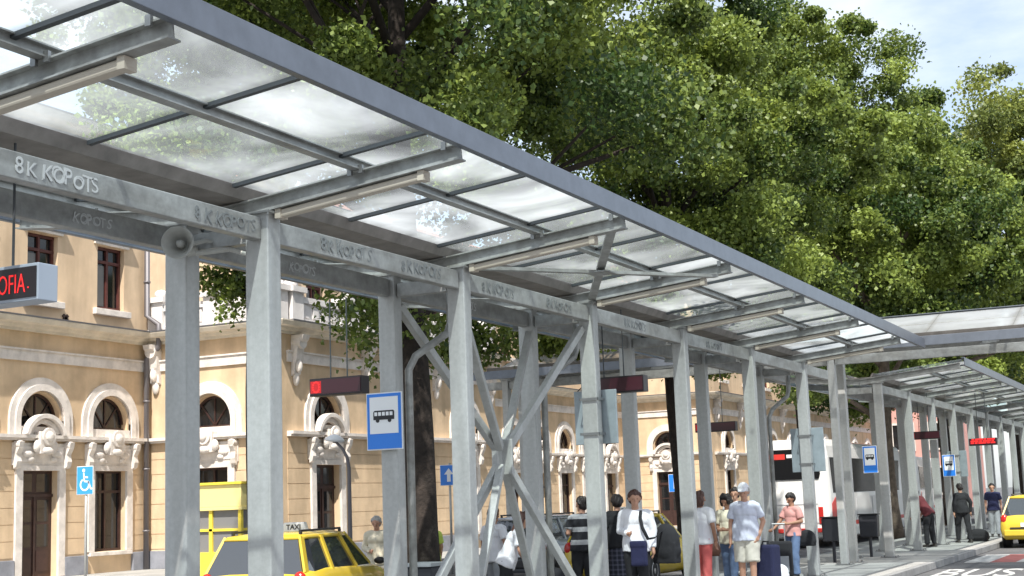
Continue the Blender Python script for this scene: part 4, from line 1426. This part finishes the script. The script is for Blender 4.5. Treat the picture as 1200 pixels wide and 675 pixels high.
# loudspeaker on the tie between the columns
t = thing('loudspeaker', 'grey horn loudspeaker at the top of the leftmost rear column', 'loudspeaker', (8.93, 7.36, 3.86))
M = Matrix.Rotation(R(-158), 4, 'Z') @ Matrix.Rotation(R(90), 4, 'Y')
m = MB()
m.lathe([(0.035, -0.14), (0.045, -0.06), (0.07, 0.02), (0.105, 0.09), (0.135, 0.115), (0.135, 0.125), (0.125, 0.122), (0.095, 0.08), (0.06, 0.01), (0.04, -0.02)], 26, M)
m.build('horn', 'horn_grey', t, smooth=True)
m = MB(); m.lathe([(0.0005, 0.09), (0.026, 0.08), (0.034, 0.05), (0.034, -0.02)], 16, M); m.build('throat', 'horn_grey', t, smooth=True)
m = MB(); m.lathe([(0.05, -0.26), (0.06, -0.24), (0.06, -0.14), (0.035, -0.12)], 16, M); m.build('driver', 'horn_grey', t, smooth=True)
m = MB(); m.tube([(0.10, -0.02, 0.02), (0.22, -0.06, 0.06), (0.32, -0.10, 0.06)], 0.018, 8); m.tube([(0.12, -0.04, -0.06), (0.3, -0.25, -0.02), (0.33, -0.47, -0.1)], 0.022, 8)
m.build('bracket', 'horn_grey', t)

def pole_sign(name, label, x, y, z0, z1, wd, draw, colour, pole_h, yaw=0.0):
    t = thing(name, label, 'sign', (x, y, 0), yaw)
    m = MB(); m.tube([(0.03, 0, 0.0), (0.03, 0, pole_h)], 0.03, 10); m.build('pole', 'galvanised', t, smooth=True)
    F = face_frame((-0.012, 0, 0), *WEST)
    m = MB(); m.box((-wd / 2, z0, -0.008), (wd / 2, z1, 0), F); pl = m.build('panel', 'sign_white', t, bevel=0.003)
    m = MB(); m.box((-wd / 2 + 0.012, z0 + 0.012, 0.001), (wd / 2 - 0.012, z1 - 0.012, 0.004), F); m.build('field', colour, pl)
    m = MB(); draw(m, F, (z0 + z1) / 2, z1 - z0); m.build('symbol', 'sign_white', pl)
def draw_wheelchair(m, F, zc, h):
    F = F @ Matrix.Translation((0.0, zc, 0.005)); q = h / 0.6
    m.disc((-0.03 * q, 0.21 * q, 0), 0.038 * q, 0.003, 14, F)
    m.disc((0.0, -0.09 * q, 0), 0.135 * q, 0.003, 26, F, r_in=0.098 * q, a0=120, a1=400)
    for a, b in (((-0.03, 0.16), (-0.01, -0.02)), ((-0.01, -0.02), (0.11, -0.03)), ((0.11, -0.03), (0.17, -0.19)), ((-0.02, 0.07), (0.09, 0.06)), ((0.17, -0.19), (0.21, -0.17))):
        m.beam((a[0] * q, a[1] * q, 0.0015), (b[0] * q, b[1] * q, 0.0015), 0.035 * q, 0.003, up=(0, 0, 1), M=F)
def draw_p(m, F, zc, h):
    m.text('P', h * 0.92, 0.003, F @ Matrix.Translation((0, zc - h * 0.31, 0.005)), align='CENTER', bold=0.012)
def draw_rows(m, F, zc, h):
    for k in range(3):
        m.box((-0.12, zc + h * (0.22 - 0.2 * k) - 0.02, 0.005), (0.12, zc + h * (0.22 - 0.2 * k) + 0.02, 0.007), F)
pole_sign('wheelchair_sign', 'blue and white wheelchair sign on a pole in front of the station doors', 23.05, 21.6, 2.17, 2.77, 0.46, draw_wheelchair, 'wheel_blue', 2.75)
pole_sign('parking_sign', 'blue parking sign with a white P by the second pavilion', 52.55, 18.95, 1.85, 2.53, 0.66, draw_p, 'sign_blue', 2.6)
def draw_arrow(m, F, zc, h):
    m.poly([(-0.05, -0.16), (0.05, -0.16), (0.05, 0.02), (0.13, 0.02), (0.0, 0.17), (-0.13, 0.02), (-0.05, 0.02)], 0.003, F @ Matrix.Translation((0, zc, 0.005)))
pole_sign('blue_sign', 'plain blue sign half hidden between the trunk and a front column', 30.9, 17.1, 2.15, 2.66, 0.5, draw_arrow, 'sign_blue', 2.7)

# swan-necked lamp in front of the pavilion
t = thing('street_lamp', 'thin dark swan neck street lamp by a pavilion door', 'lamp', (27.6, 17.9, 0))
m = MB(); m.tube([(0, 0, 0), (0, 0, 0.5), (0, 0, 2.6), (0, 0.05, 2.85), (-0.02, 0.16, 3.05), (-0.03, 0.32, 3.2), (-0.03, 0.45, 3.27)], [0.07, 0.055, 0.045, 0.04, 0.035, 0.03, 0.03], 10); m.build('post', 'pipe_metal', t, smooth=True)
m = MB(); m.lathe([(0.02, 0.12), (0.10, 0.10), (0.22, 0.02), (0.24, -0.03), (0.20, -0.05)], 20, Matrix.Translation((-0.03, 0.36, 3.27)) @ Matrix.Rotation(R(8), 4, 'X')); m.build('lamp_shade', 'sign_white', t, smooth=True)

def litter_bin(label, x, y):
    t = thing('litter_bin', label, 'bin', (x, y, 0.15), 0, 'dark litter bins on posts')
    m = MB(); m.tube([(0, 0, 0), (0, 0, 0.62)], 0.035, 10); m.build('post', 'bin_dark', t)
    m = MB(); m.prism([(-0.20, 0), (0.20, 0), (0.20, 0.04), (0.215, 0.50), (-0.215, 0.50), (-0.20, 0.04)], (-0.14, 0, 0.45), (0.14, 0, 0.45)); m.build('basket', 'bin_dark', t, bevel=0.03)
    m = MB(); m.box((-0.16, -0.23, 0.952), (0.16, 0.23, 0.98)); m.build('lid', 'black_plastic', t, bevel=0.01)
litter_bin('dark litter bin on a post in front of the rear of the coach', 30.9, 7.62)
litter_bin('dark litter bin on a post beside the side of the coach', 33.2, 7.33)
t = thing('waste_bin', 'blue black box bin with a pale rim at the foot of the dark trunk', 'bin', (14.9, 8.62, 0.15))
m = MB(); m.prism([(-0.16, 0), (0.16, 0), (0.185, 0.82), (-0.185, 0.82)], (-0.16, 0, 0), (0.16, 0, 0)); m.build('tub', 'bin_dark', t, bevel=0.02)
m = MB(); m.plate(rect(-0.21, 0.21, -0.21, 0.21), [rect(-0.15, 0.15, -0.15, 0.15)], 0.04, Matrix.Translation((0, 0, 0.865))); m.build('rim', 'bin_rim', t, bevel=0.008)
t = thing('hydrant_box', 'small red box at the foot of a column near the coach', 'box', (31.4, 7.42, 0.15))
m = MB(); m.box((-0.13, -0.16, 0), (0.13, 0.16, 0.22)); m.build('box', 'hydrant_red', t, bevel=0.02)
m = MB(); m.prism([(-0.18, 0), (0.18, 0), (0.12, 0.06), (-0.12, 0.06)], (-0.15, 0, 0.221), (0.15, 0, 0.221)); m.build('lid', 'hydrant_red', t)

# kiosk
t = thing('kiosk', 'small yellow kiosk with glazed sides in front of the station', 'kiosk', (28.55, 22.1, 0.12))
hx, hy = 0.68, 0.92
m = MB(); m.box((-hx, -hy, 0), (hx, hy, 0.62)); m.build('base', 'kiosk_yellow', t)
m = MB()
for a in (-1, 1):
    for b in (-1, 1):
        m.box((a * (hx - 0.04) - 0.045, b * (hy - 0.04) - 0.045, 0.62), (a * (hx - 0.04) + 0.045, b * (hy - 0.04) + 0.045, 1.62))
for b in (-1, 1):
    m.box((-0.04, b * (hy - 0.04) - 0.04, 0.62), (0.04, b * (hy - 0.04) + 0.04, 1.62))
    m.box((b * (hx - 0.04) - 0.04, -0.05, 0.62), (b * (hx - 0.04) + 0.04, 0.05, 1.62))
    m.box((-hx, b * (hy - 0.03) - 0.03, 1.12), (hx, b * (hy - 0.03) + 0.03, 1.18))
    m.box((b * (hx - 0.03) - 0.03, -hy, 1.12), (b * (hx - 0.03) + 0.03, hy, 1.18))
m.build('frame', 'kiosk_yellow', t)
for nm, lo, hi in (('pane', (-hx + 0.08, -hy + 0.05, 0.62), (hx - 0.08, -hy + 0.06, 1.62)), ('pane', (-hx + 0.05, -hy + 0.08, 0.62), (-hx + 0.06, hy - 0.08, 1.62)),
                   ('pane', (-hx + 0.08, hy - 0.06, 0.62), (hx - 0.08, hy - 0.05, 1.62))):
    m = MB(); m.box(lo, hi); m.build(nm, 'curtain_grey', t)
m = MB(); m.box((-hx - 0.06, -hy - 0.06, 1.62), (hx + 0.06, hy + 0.06, 1.70)); m.box((-hx - 0.02, -hy - 0.02, 1.702), (hx + 0.02, hy + 0.02, 2.24)); m.build('sign_band', 'kiosk_cream', t, bevel=0.01)
m = MB(); m.box((-hx - 0.08, -hy - 0.08, 2.242), (hx + 0.08, hy + 0.08, 2.30)); m.build('roof', 'kiosk_yellow', t)
t = thing('hanging_cloth', 'orange cloth hanging at the corner of the yellow kiosk', 'cloth', (27.82, 22.72, 0.12))
m = MB(); m.prism([(-0.10, 0.75), (0.12, 0.70), (0.17, 1.05), (0.05, 1.45), (-0.04, 1.45), (-0.07, 1.1)], (0.0, 0, 0), (-0.05, 0, 0)); m.build('cloth', 'orange_cloth', t, bevel=0.015)

# ------------------------------------------------------------------ people
def fused(mb, name, m, parent, voxel=0.012, smooth_it=2, fold=None):
    me = bpy.data.meshes.new(name)
    me.from_pydata(mb.v, [], mb.f)
    bm = bmesh.new(); bm.from_mesh(me); bmesh.ops.recalc_face_normals(bm, faces=bm.faces); bm.to_mesh(me); bm.free()
    o = bpy.data.objects.new(name, me)
    md = o.modifiers.new('r', 'REMESH'); md.mode = 'VOXEL'; md.voxel_size = voxel; md.use_smooth_shade = True
    if smooth_it:
        s = o.modifiers.new('s', 'SMOOTH'); s.factor = 0.5; s.iterations = smooth_it
    me2, d = evaluated(o)
    bpy.data.meshes.remove(d)
    me2.name = name
    if fold:                                  # cloth folds / locks of hair, pressed into the mesh
        amp, sx_, sz_ = fold
        nv = len(me2.vertices)
        co_ = np.empty(nv * 3, np.float32); me2.vertices.foreach_get('co', co_); co_ = co_.reshape(-1, 3)
        no_ = np.empty(nv * 3, np.float32); me2.vertex_normals.foreach_get('vector', no_); no_ = no_.reshape(-1, 3)
        rs_ = np.random.default_rng(nv)
        n_ = np.zeros(nv, np.float32)
        for k_ in range(9):
            f_ = rs_.normal(size=3) * np.array([sx_, sx_, sz_]) * (0.7 + 0.22 * k_)
            n_ += (np.sin(co_ @ f_.astype(np.float32) * 2.2 + rs_.random() * 6.28 + 1.7 * np.sin(co_[:, 2] * 9 + k_)) / (1 + 0.25 * k_)).astype(np.float32)
        n_ = np.clip(n_ * 0.42, -1, 1) + 0.55
        co_ = co_ + no_ * (amp * n_)[:, None]
        me2.vertices.foreach_set('co', co_.astype(np.float32).ravel())
        me2.update()
    me2.materials.clear(); me2.materials.append(MATS[m])
    for p in me2.polygons: p.use_smooth = True
    o2 = bpy.data.objects.new(name, me2); C.objects.link(o2)
    if parent is not None: o2.parent = parent
    return o2

def person(label, x, y, z, heading, height, top, bottom, hair, arms=('down', 'down'), top_len='short', bottom_kind='trousers', lean=0.0, turn=0.0, nod=0.0,
           step=0.06, skin='skin', hair_style='short', shoe='shoe', cap=None, fat=1.0, group='people waiting under the canopy'):
    t = thing('person', label, 'person', (x, y, z), heading, group)
    k = height / 1.75
    def UP(p):                                # lean of the upper body about the hips
        p = Vector(p); v = p - Vector((0, 0, 0.94))
        return Vector((0, 0, 0.94)) + Matrix.Rotation(lean, 3, 'Y') @ v
    HC = UP((0.015, 0, 1.635))
    Hrot = Matrix.Rotation(lean * 0.4 + nod, 3, 'Y') @ Matrix.Rotation(turn, 3, 'Z')
    def HD(p):
        return HC + Hrot @ (Vector(p) - Vector((0.015, 0, 1.635)))
    presets = {'down': lambda s: ((-0.02, s * 0.245, 1.17), (0.05, s * 0.25, 0.92), (0.0, 0, -1)),
               'pocket': lambda s: ((-0.07, s * 0.275, 1.18), (0.05, s * 0.215, 0.95), (0.5, -s * 0.3, -0.8)),
               'hold': lambda s: ((-0.02, s * 0.25, 1.18), (0.22, s * 0.09, 1.14), (0.8, -s * 0.6, 0.1)),
               'phone': lambda s: ((0.06, s * 0.28, 1.22), (0.12, s * 0.12, 1.53), (-0.1, -s * 0.3, 0.9)),
               'reach': lambda s: ((0.12, s * 0.23, 1.20), (0.34, s * 0.20, 1.05), (0.9, 0, -0.4)),
               'bag': lambda s: ((-0.03, s * 0.27, 1.18), (0.02, s * 0.27, 0.92), (0.05, 0, -1))}
    b = MB()
    legs = []
    for s, dx in ((1, step), (-1, -step)):
        hip = Vector((0, s * 0.092, 0.92)); kn = Vector((dx * 0.7 + 0.02, s * 0.098, 0.49)); an = Vector((dx, s * 0.10, 0.085))
        legs.append((hip, kn, an))
        b.capsule(hip, 0.088 * fat, kn, 0.056); b.capsule(kn, 0.056, an, 0.037)
        b.capsule(kn + (an - kn) * 0.12 + Vector((-0.018, 0, 0)), 0.054, kn + (an - kn) * 0.5 + Vector((-0.008, 0, 0)), 0.043)
        b.capsule(an + Vector((-0.03, 0, -0.045)), 0.036, an + Vector((0.13, 0, -0.055)), 0.028)
    b.ell((0, 0, 0.95), (0.115 * fat, 0.165 * fat, 0.12))
    for zz, ra, rb, rc in ((1.10, 0.098, 0.14, 0.13), (1.22, 0.108, 0.15, 0.13), (1.33, 0.112, 0.165, 0.13)):
        b.ell(UP((0, 0, zz)), (ra * fat, rb * fat, rc))
    b.capsule(UP((-0.005, 0.145, 1.425)), 0.058, UP((-0.005, -0.145, 1.425)), 0.058)
    b.capsule(UP((-0.005, 0, 1.42)), 0.062, HD((0.0, 0, 1.57)), 0.052)
    b.capsule(HD((0.0, 0, 1.665)), 0.083, HD((0.022, 0, 1.665)), 0.080)
    b.capsule(HD((0.03, 0, 1.60)), 0.062, HD((0.048, 0, 1.562)), 0.042)
    b.capsule(HD((0.095, 0, 1.655)), 0.011, HD((0.118, 0, 1.618)), 0.017)       # nose
    b.capsule(HD((0.083, 0.012, 1.573)), 0.011, HD((0.083, -0.012, 1.573)), 0.011)  # lips
    b.capsule(HD((0.083, 0.04, 1.672)), 0.013, HD((0.083, -0.04, 1.672)), 0.013)   # brow
    for s in (-1, 1):
        b.capsule(HD((0.005, s * 0.084, 1.665)), 0.016, HD((0.0, s * 0.082, 1.625)), 0.011)  # ears
    A = []
    for s, nm in ((1, arms[0]), (-1, arms[1])):
        sh = UP((-0.005, s * 0.185, 1.415))
        el, wr, fd = presets[nm](s)
        el, wr = UP(el), UP(wr); fd = Vector(fd).normalized()
        A.append((sh, el, wr))
        b.capsule(sh, 0.052, el, 0.040); b.capsule(el, 0.041, wr, 0.027)
        side = fd.cross(Vector((0, s, 0.15))).normalized() if abs(fd.y) < 0.9 else Vector((1, 0, 0))
        nrm = side.cross(fd).normalized()
        pc = wr + fd * 0.05
        b.capsule(wr + fd * 0.015, 0.027, pc + fd * 0.02, 0.030)
        for q, ln in ((-1.5, 0.062), (-0.5, 0.074), (0.5, 0.07), (1.5, 0.055)):
            f0 = pc + fd * 0.035 + side * (q * 0.018)
            f1 = f0 + fd * ln * 0.55 - nrm * s * 0.006
            f2 = f1 + fd * ln * 0.40 - nrm * s * 0.022
            b.capsule(f0, 0.0095, f1, 0.009, 8); b.capsule(f1, 0.009, f2, 0.008, 8)
        t0 = wr + fd * 0.02 + side * 0.022
        t1 = t0 + fd * 0.035 + side * 0.022
        b.capsule(t0, 0.012, t1, 0.010, 8); b.capsule(t1, 0.010, t1 + fd * 0.028, 0.009, 8)
    def sc_(mb):
        mb.v = [(p[0] * k, p[1] * k, p[2] * k) for p in mb.v]; return mb
    fused(sc_(b), 'body', skin, t, 0.0085, 2)
    e = MB()
    for s in (-1, 1):
        e.ell(HD((0.090, s * 0.032, 1.648)), (0.006, 0.010, 0.0045))
    sc_(e).build('eyes', 'eye_dark', t, smooth=True)
    # top
    c = MB(); g = 0.017
    for zz, ra, rb, rc in ((1.00, 0.122, 0.168, 0.10), (1.10, 0.113, 0.158, 0.13), (1.22, 0.118, 0.162, 0.13), (1.33, 0.120, 0.176, 0.135)):
        c.ell(UP((0, 0, zz)), ((ra + 0.004) * fat, (rb + 0.004) * fat, rc))
    c.capsule(UP((-0.005, 0.15, 1.425)), 0.058 + g, UP((-0.005, -0.15, 1.425)), 0.058 + g)
    hem = 0.88 if top_len != 'crop' else 0.98
    c.tube([UP((0, 0, hem)), UP((0, 0, 1.02)), UP((0, 0, 1.2))], [(0.160 * fat, 0.208 * fat), (0.150 * fat, 0.194 * fat), (0.12 * fat, 0.17 * fat)], 20, side=(1, 0, 0))
    for sh, el, wr in A:
        if top_len == 'long':
            c.tube([sh, sh.lerp(el, 0.5), el, el.lerp(wr, 0.5), wr.lerp(el, 0.04)], [0.052 + g, 0.062, 0.056, 0.05, 0.043], 12); c.ell(el, (0.056,) * 3); c.ell(sh, (0.068,) * 3)
        else:
            c.ell(sh, (0.068,) * 3); c.tube([sh, sh.lerp(el, 0.72)], [0.066, 0.068], 12)
    c.tube([UP((-0.005, 0, 1.42)), UP((0.0, 0, 1.49))], [0.082, 0.066], 12)
    fused(sc_(c), 'shirt', top, t, 0.012, 3, (0.010, 9, 5))
    # lower garment
    c = MB()
    c.ell((0, 0, 0.95), (0.128 * fat, 0.178 * fat, 0.12))
    if bottom_kind == 'skirt':
        c.tube([(0, 0, 1.03), (0, 0, 0.9), (0.01, 0, 0.7), (0.01, 0, 0.42)], [(0.115, 0.15), (0.135, 0.185), (0.16, 0.205), (0.20, 0.235)], 20, side=(1, 0, 0))
    else:
        for hip, kn, an in legs:
            if bottom_kind == 'shorts':
                end = kn + Vector((0, 0, 0.06))
                c.tube([hip + Vector((0, 0, 0.05)), hip.lerp(end, 0.5), end], [0.105 * fat, 0.103 * fat, 0.10 * fat], 14)
            else:
                c.tube([hip + Vector((0, 0, 0.05)), hip.lerp(kn, 0.5), kn, kn.lerp(an, 0.5), an.lerp(kn, 0.02)], [0.105 * fat, 0.093 * fat, 0.076, 0.070, 0.068], 14)
                c.ell(kn, (0.074,) * 3)
    fused(sc_(c), {'skirt': 'skirt', 'shorts': 'shorts'}.get(bottom_kind, 'trousers'), bottom, t, 0.012, 3, (0.009, 10, 4))
    for hip, kn, an in legs:
        c = MB()
        c.capsule(an + Vector((-0.03, 0, -0.04)), 0.043, an + Vector((0.14, 0, -0.052)), 0.034); c.capsule(an + Vector((-0.02, 0, 0.0)), 0.045, an + Vector((-0.01, 0, -0.03)), 0.045)
        c.box((an.x - 0.075, an.y - 0.042, 0.0), (an.x + 0.175, an.y + 0.042, 0.03))
        fused(sc_(c), 'shoe', shoe, t, 0.012, 1)
    # hair or cap
    c = MB()
    c.capsule(HD((-0.02, 0, 1.695)), 0.089, HD((0.004, 0, 1.710)), 0.081)
    c.capsule(HD((-0.035, 0, 1.64)), 0.083, HD((-0.02, 0, 1.69)), 0.088)
    for s in (-1, 1):
        c.capsule(HD((0.02, s * 0.075, 1.72)), 0.022, HD((-0.02, s * 0.082, 1.66)), 0.022)
    if hair_style == 'bob':
        for a in range(-4, 5):
            an_ = PI + a * 0.36
            c.capsule(HD((0.07 * math.cos(an_), 0.082 * math.sin(an_), 1.66)), 0.036, HD((0.075 * math.cos(an_), 0.092 * math.sin(an_), 1.545)), 0.026)
    if hair_style == 'bun':
        c.ell(HD((-0.135, 0, 1.70)), (0.05, 0.05, 0.05)); c.capsule(HD((-0.08, 0, 1.69)), 0.05, HD((-0.12, 0, 1.70)), 0.04)
    if hair_style == 'long':
        for a in range(-4, 5):
            an_ = PI + a * 0.36
            c.capsule(HD((0.07 * math.cos(an_), 0.082 * math.sin(an_), 1.66)), 0.036, HD((0.085 * math.cos(an_), 0.095 * math.sin(an_), 1.42)), 0.022)
    if hair_style == 'curly':
        rr_ = random.Random(5)
        for _ in range(30):
            a = rr_.uniform(0.9, 5.4); zz = rr_.uniform(1.60, 1.76)
            q = 0.09 if zz < 1.70 else 0.065
            c.ell(HD((q * math.cos(a), q * math.sin(a), zz)), (0.032,) * 3)
    fused(sc_(c), 'hair', hair, t, 0.009, 1, (0.009, 30, 12))
    if cap:
        c = MB()
        c.capsule(HD((-0.012, 0, 1.715)), 0.098, HD((0.015, 0, 1.718)), 0.095)
        c.tube([HD((0.05, 0, 1.715)), HD((0.19, 0, 1.695))], [(0.014, 0.085), (0.010, 0.06)], 14, side=(0, 0, 1))
        fused(sc_(c), 'cap', cap, t, 0.009, 1)
    return t, k, UP, HD, A

W_ = R(180)      # facing back along the platform, towards the camera
person('elderly person in cream clothes with white hair, walking behind the parked taxi', 20.2, 12.57, 0, R(200), 1.52, 'cloth_cream', 'cloth_khaki', 'hair_grey', ('bag', 'hold'), 'long', fat=1.05, lean=0.08, nod=0.15)
person('person in a lime green vest between the dark trunk and a front column', 21.5, 12.3, 0, R(60), 1.46, 'cloth_lime', 'cloth_grey', 'hair_dark', ('down', 'down'), 'short')
person('dark haired person in a white T-shirt seen from behind through the bracing', 19.4, 9.98, 0, R(-15), 1.60, 'cloth_white', 'cloth_grey', 'hair_brown', ('down', 'bag'), 'short', skin='skin_tan')
person('long haired woman in a white top bending down inside the bracing', 18.25, 9.22, 0, R(-60), 1.58, 'cloth_white', 'cloth_black', 'hair_brown', ('reach', 'reach'), 'short', hair_style='long', lean=0.42, nod=0.2)
person('woman in a black top with grey stripes, dark hair in a bun', 19.65, 8.62, 0.15, R(35), 1.56, 'cloth_striped', 'cloth_black', 'hair_dark', ('hold', 'hold'), 'short', hair_style='bun', turn=0.7, fat=1.08)
person('person in a black top and dark plaid skirt half hidden behind a front column', 20.25, 8.28, 0.15, R(30), 1.58, 'cloth_black', 'cloth_plaid', 'hair_dark', ('hold', 'pocket'), 'short', 'skirt', fat=1.1, lean=0.1)
person('man in a white long sleeved shirt and black trousers with a strap across his chest', 18.45, 7.28, 0.15, R(192), 1.62, 'cloth_white', 'cloth_black', 'hair_brown', ('down', 'hold'), 'long', fat=1.08, turn=0.25)
person('woman with brown hair in a white T-shirt and coral trousers, seen from behind', 21.3, 7.32, 0.15, R(-10), 1.58, 'cloth_white', 'cloth_coral', 'hair_brown', ('phone', 'down'), 'short', hair_style='bob', skin='skin_tan', turn=-0.5)
person('woman in a pale blouse and jeans looking down, a brown bag on her arm', 22.25, 7.17, 0.15, R(165), 1.52, 'cloth_cream', 'cloth_jeans', 'hair_dark', ('hold', 'hold'), 'short', hair_style='curly', nod=0.4, lean=0.06, skin='skin_tan')
person('dark haired person standing behind the man in the white cap, mostly hidden', 26.4, 8.35, 0.15, R(180), 1.64, 'cloth_white', 'cloth_grey', 'hair_dark', ('down', 'down'), 'short')
person('man in a white cap, pale blue shirt and beige shorts, hand in pocket', 21.15, 6.55, 0.15, R(185), 1.66, 'cloth_paleblue', 'cloth_khaki', 'hair_grey', ('pocket', 'down'), 'short', 'shorts', cap='cloth_white', fat=1.12, nod=0.2, shoe='cloth_white')
person('dark haired woman in a white and pink top with a black bag, beside a suitcase', 25.5, 7.02, 0.15, R(150), 1.50, 'cloth_pink', 'cloth_jeans', 'hair_dark', ('hold', 'reach'), 'short', nod=0.35, skin='skin_tan')
person('person in a maroon top bending forward between far columns', 38.1, 6.86, 0.15, R(75), 1.60, 'cloth_maroon', 'cloth_black', 'hair_dark', ('reach', 'reach'), 'short', lean=0.55, nod=0.2)
person('person all in black walking away along the far pavement', 40.5, 6.38, 0.15, R(35), 1.58, 'cloth_black', 'cloth_black', 'hair_dark', ('down', 'bag'), 'long', step=0.2, lean=0.08, nod=0.2)
person('person in a navy top standing left of the taxi on the road', 44.6, 6.12, 0.15, R(190), 1.55, 'cloth_navy', 'cloth_grey', 'hair_dark', ('down', 'down'), 'short')

# ------------------------------------------------------------------ bags and luggage
def bag(label, x, y, z, m_, size, rz=0, strap=None, name='shoulder_bag'):
    t = thing(name, label, 'bag', (x, y, z), rz)
    a, b, c = size
    m = MB(); m.ell((0, 0, c * 0.48), (a * 0.5, b * 0.5, c * 0.5)); m.ell((0, 0, c * 0.3), (a * 0.52, b * 0.53, c * 0.3)); m.box((-a * 0.38, -b * 0.42, 0.0), (a * 0.38, b * 0.42, c * 0.5))
    fused(m, 'bag_body', m_, t, 0.014, 4)
    m = MB(); m.tube([(a * 0.3, b * 0.32, c * 0.75), (a * 0.52, 0, c * 0.66), (a * 0.3, -b * 0.32, c * 0.75)], 0.008, 6); m.build('zip', 'bolt', t)
    if strap:
        m = MB(); m.tube(strap, [(0.024, 0.006)] * len(strap), 8); m.build('strap', m_, t, smooth=True)
    return t
_bm = Matrix.Translation((18.72, 6.95, 0.78)) @ Matrix.Rotation(R(-8), 4, 'Z')
bag('black shoulder bag hanging at the side of the man in the white shirt', 18.72, 6.95, 0.78, 'cloth_black', (0.24, 0.42, 0.56), R(-8),
    [tuple(_bm.inverted() @ Vector(p)) for p in ((18.60, 7.16, 1.36), (18.52, 7.20, 1.50), (18.42, 7.19, 1.515), (18.335, 7.17, 1.42), (18.30, 7.13, 1.28), (18.31, 7.06, 1.13), (18.42, 7.00, 1.14), (18.62, 6.97, 1.22))])
t = thing('jacket', 'folded navy jacket held in front of the man in the white shirt', 'jacket', (18.20, 7.17, 0.74))
m = MB(); m.box((-0.035, -0.13, 0.03), (0.035, 0.10, 0.33)); m.box((-0.05, -0.12, 0.30), (0.05, 0.11, 0.37)); fused(m, 'folded_cloth', 'cloth_navy', t, 0.014, 6)
bag('brown leather handbag on the arm of the woman in jeans', 21.98, 7.40, 0.72, 'leather_brown', (0.14, 0.30, 0.26), R(20), [(0, 0.12, 0.2), (0.0, 0.08, 0.42), (0.02, 0.0, 0.5), (0, -0.08, 0.42), (0, -0.12, 0.2)], 'handbag')
bag('black handbag on the hip of the woman beside the suitcase', 25.48, 6.76, 0.72, 'cloth_black', (0.18, 0.36, 0.30), R(-15), [(0, 0.14, 0.24), (0.0, 0.12, 0.45), (-0.02, 0.10, 0.6)], 'handbag')
bag('black holdall on the ground under the bending woman within the bracing', 18.55, 8.62, 0.15, 'cloth_black', (0.34, 0.6, 0.62), R(20), None, 'holdall')
bag('white plastic bag on the pavement at the foot of the black suitcase', 24.75, 7.08, 0.15, 'cloth_white', (0.26, 0.30, 0.30), 0, None, 'carrier_bag')
bag('dark holdall on the ground beside the walker in black', 41.2, 6.12, 0.15, 'cloth_black', (0.35, 0.6, 0.36), 0, None, 'holdall')
t = thing('suitcase', 'upright black suitcase with its handle pulled out', 'suitcase', (25.05, 7.16, 0.15), R(10))
m = MB(); m.box((-0.13, -0.22, 0.05), (0.13, 0.22, 0.68)); m.build('case', 'cloth_black', t, bevel=0.04)
m = MB()
for s in (-1, 1): m.tube([(0.06, s * 0.10, 0.68), (0.06, s * 0.10, 0.98)], 0.009, 8)
m.tube([(0.06, -0.115, 0.985), (0.06, 0.115, 0.985)], 0.014, 8); m.build('handle', 'rim_metal', t)
for s in (-1, 1):
    m = MB(); m.disc((0.08, 0.045, s * 0.17 - 0.015), 0.045, 0.03, 14, Matrix.Rotation(R(90), 4, 'X')); m.build('wheel', 'rubber', t)
m = MB(); m.box((-0.142, -0.17, 0.14), (-0.13, 0.17, 0.42)); m.build('pocket', 'cloth_grey', t, bevel=0.01)
t = thing('suitcase', 'blue suitcase standing behind the man in the white cap', 'suitcase', (22.4, 6.62, 0.15), R(-20))
m = MB(); m.box((-0.12, -0.2, 0.04), (0.12, 0.2, 0.72)); m.build('case', 'cloth_navy', t, bevel=0.04)
m = MB(); m.tube([(0, -0.08, 0.72), (0, -0.06, 0.77), (0, 0.06, 0.77), (0, 0.08, 0.72)], 0.012, 8); m.build('handle', 'black_plastic', t)
for s in (-1, 1):
    m = MB(); m.disc((0.07, 0.04, s * 0.15 - 0.015), 0.04, 0.03, 14, Matrix.Rotation(R(90), 4, 'X')); m.build('wheel', 'rubber', t)

bpy.data.scenes.remove(TMP)
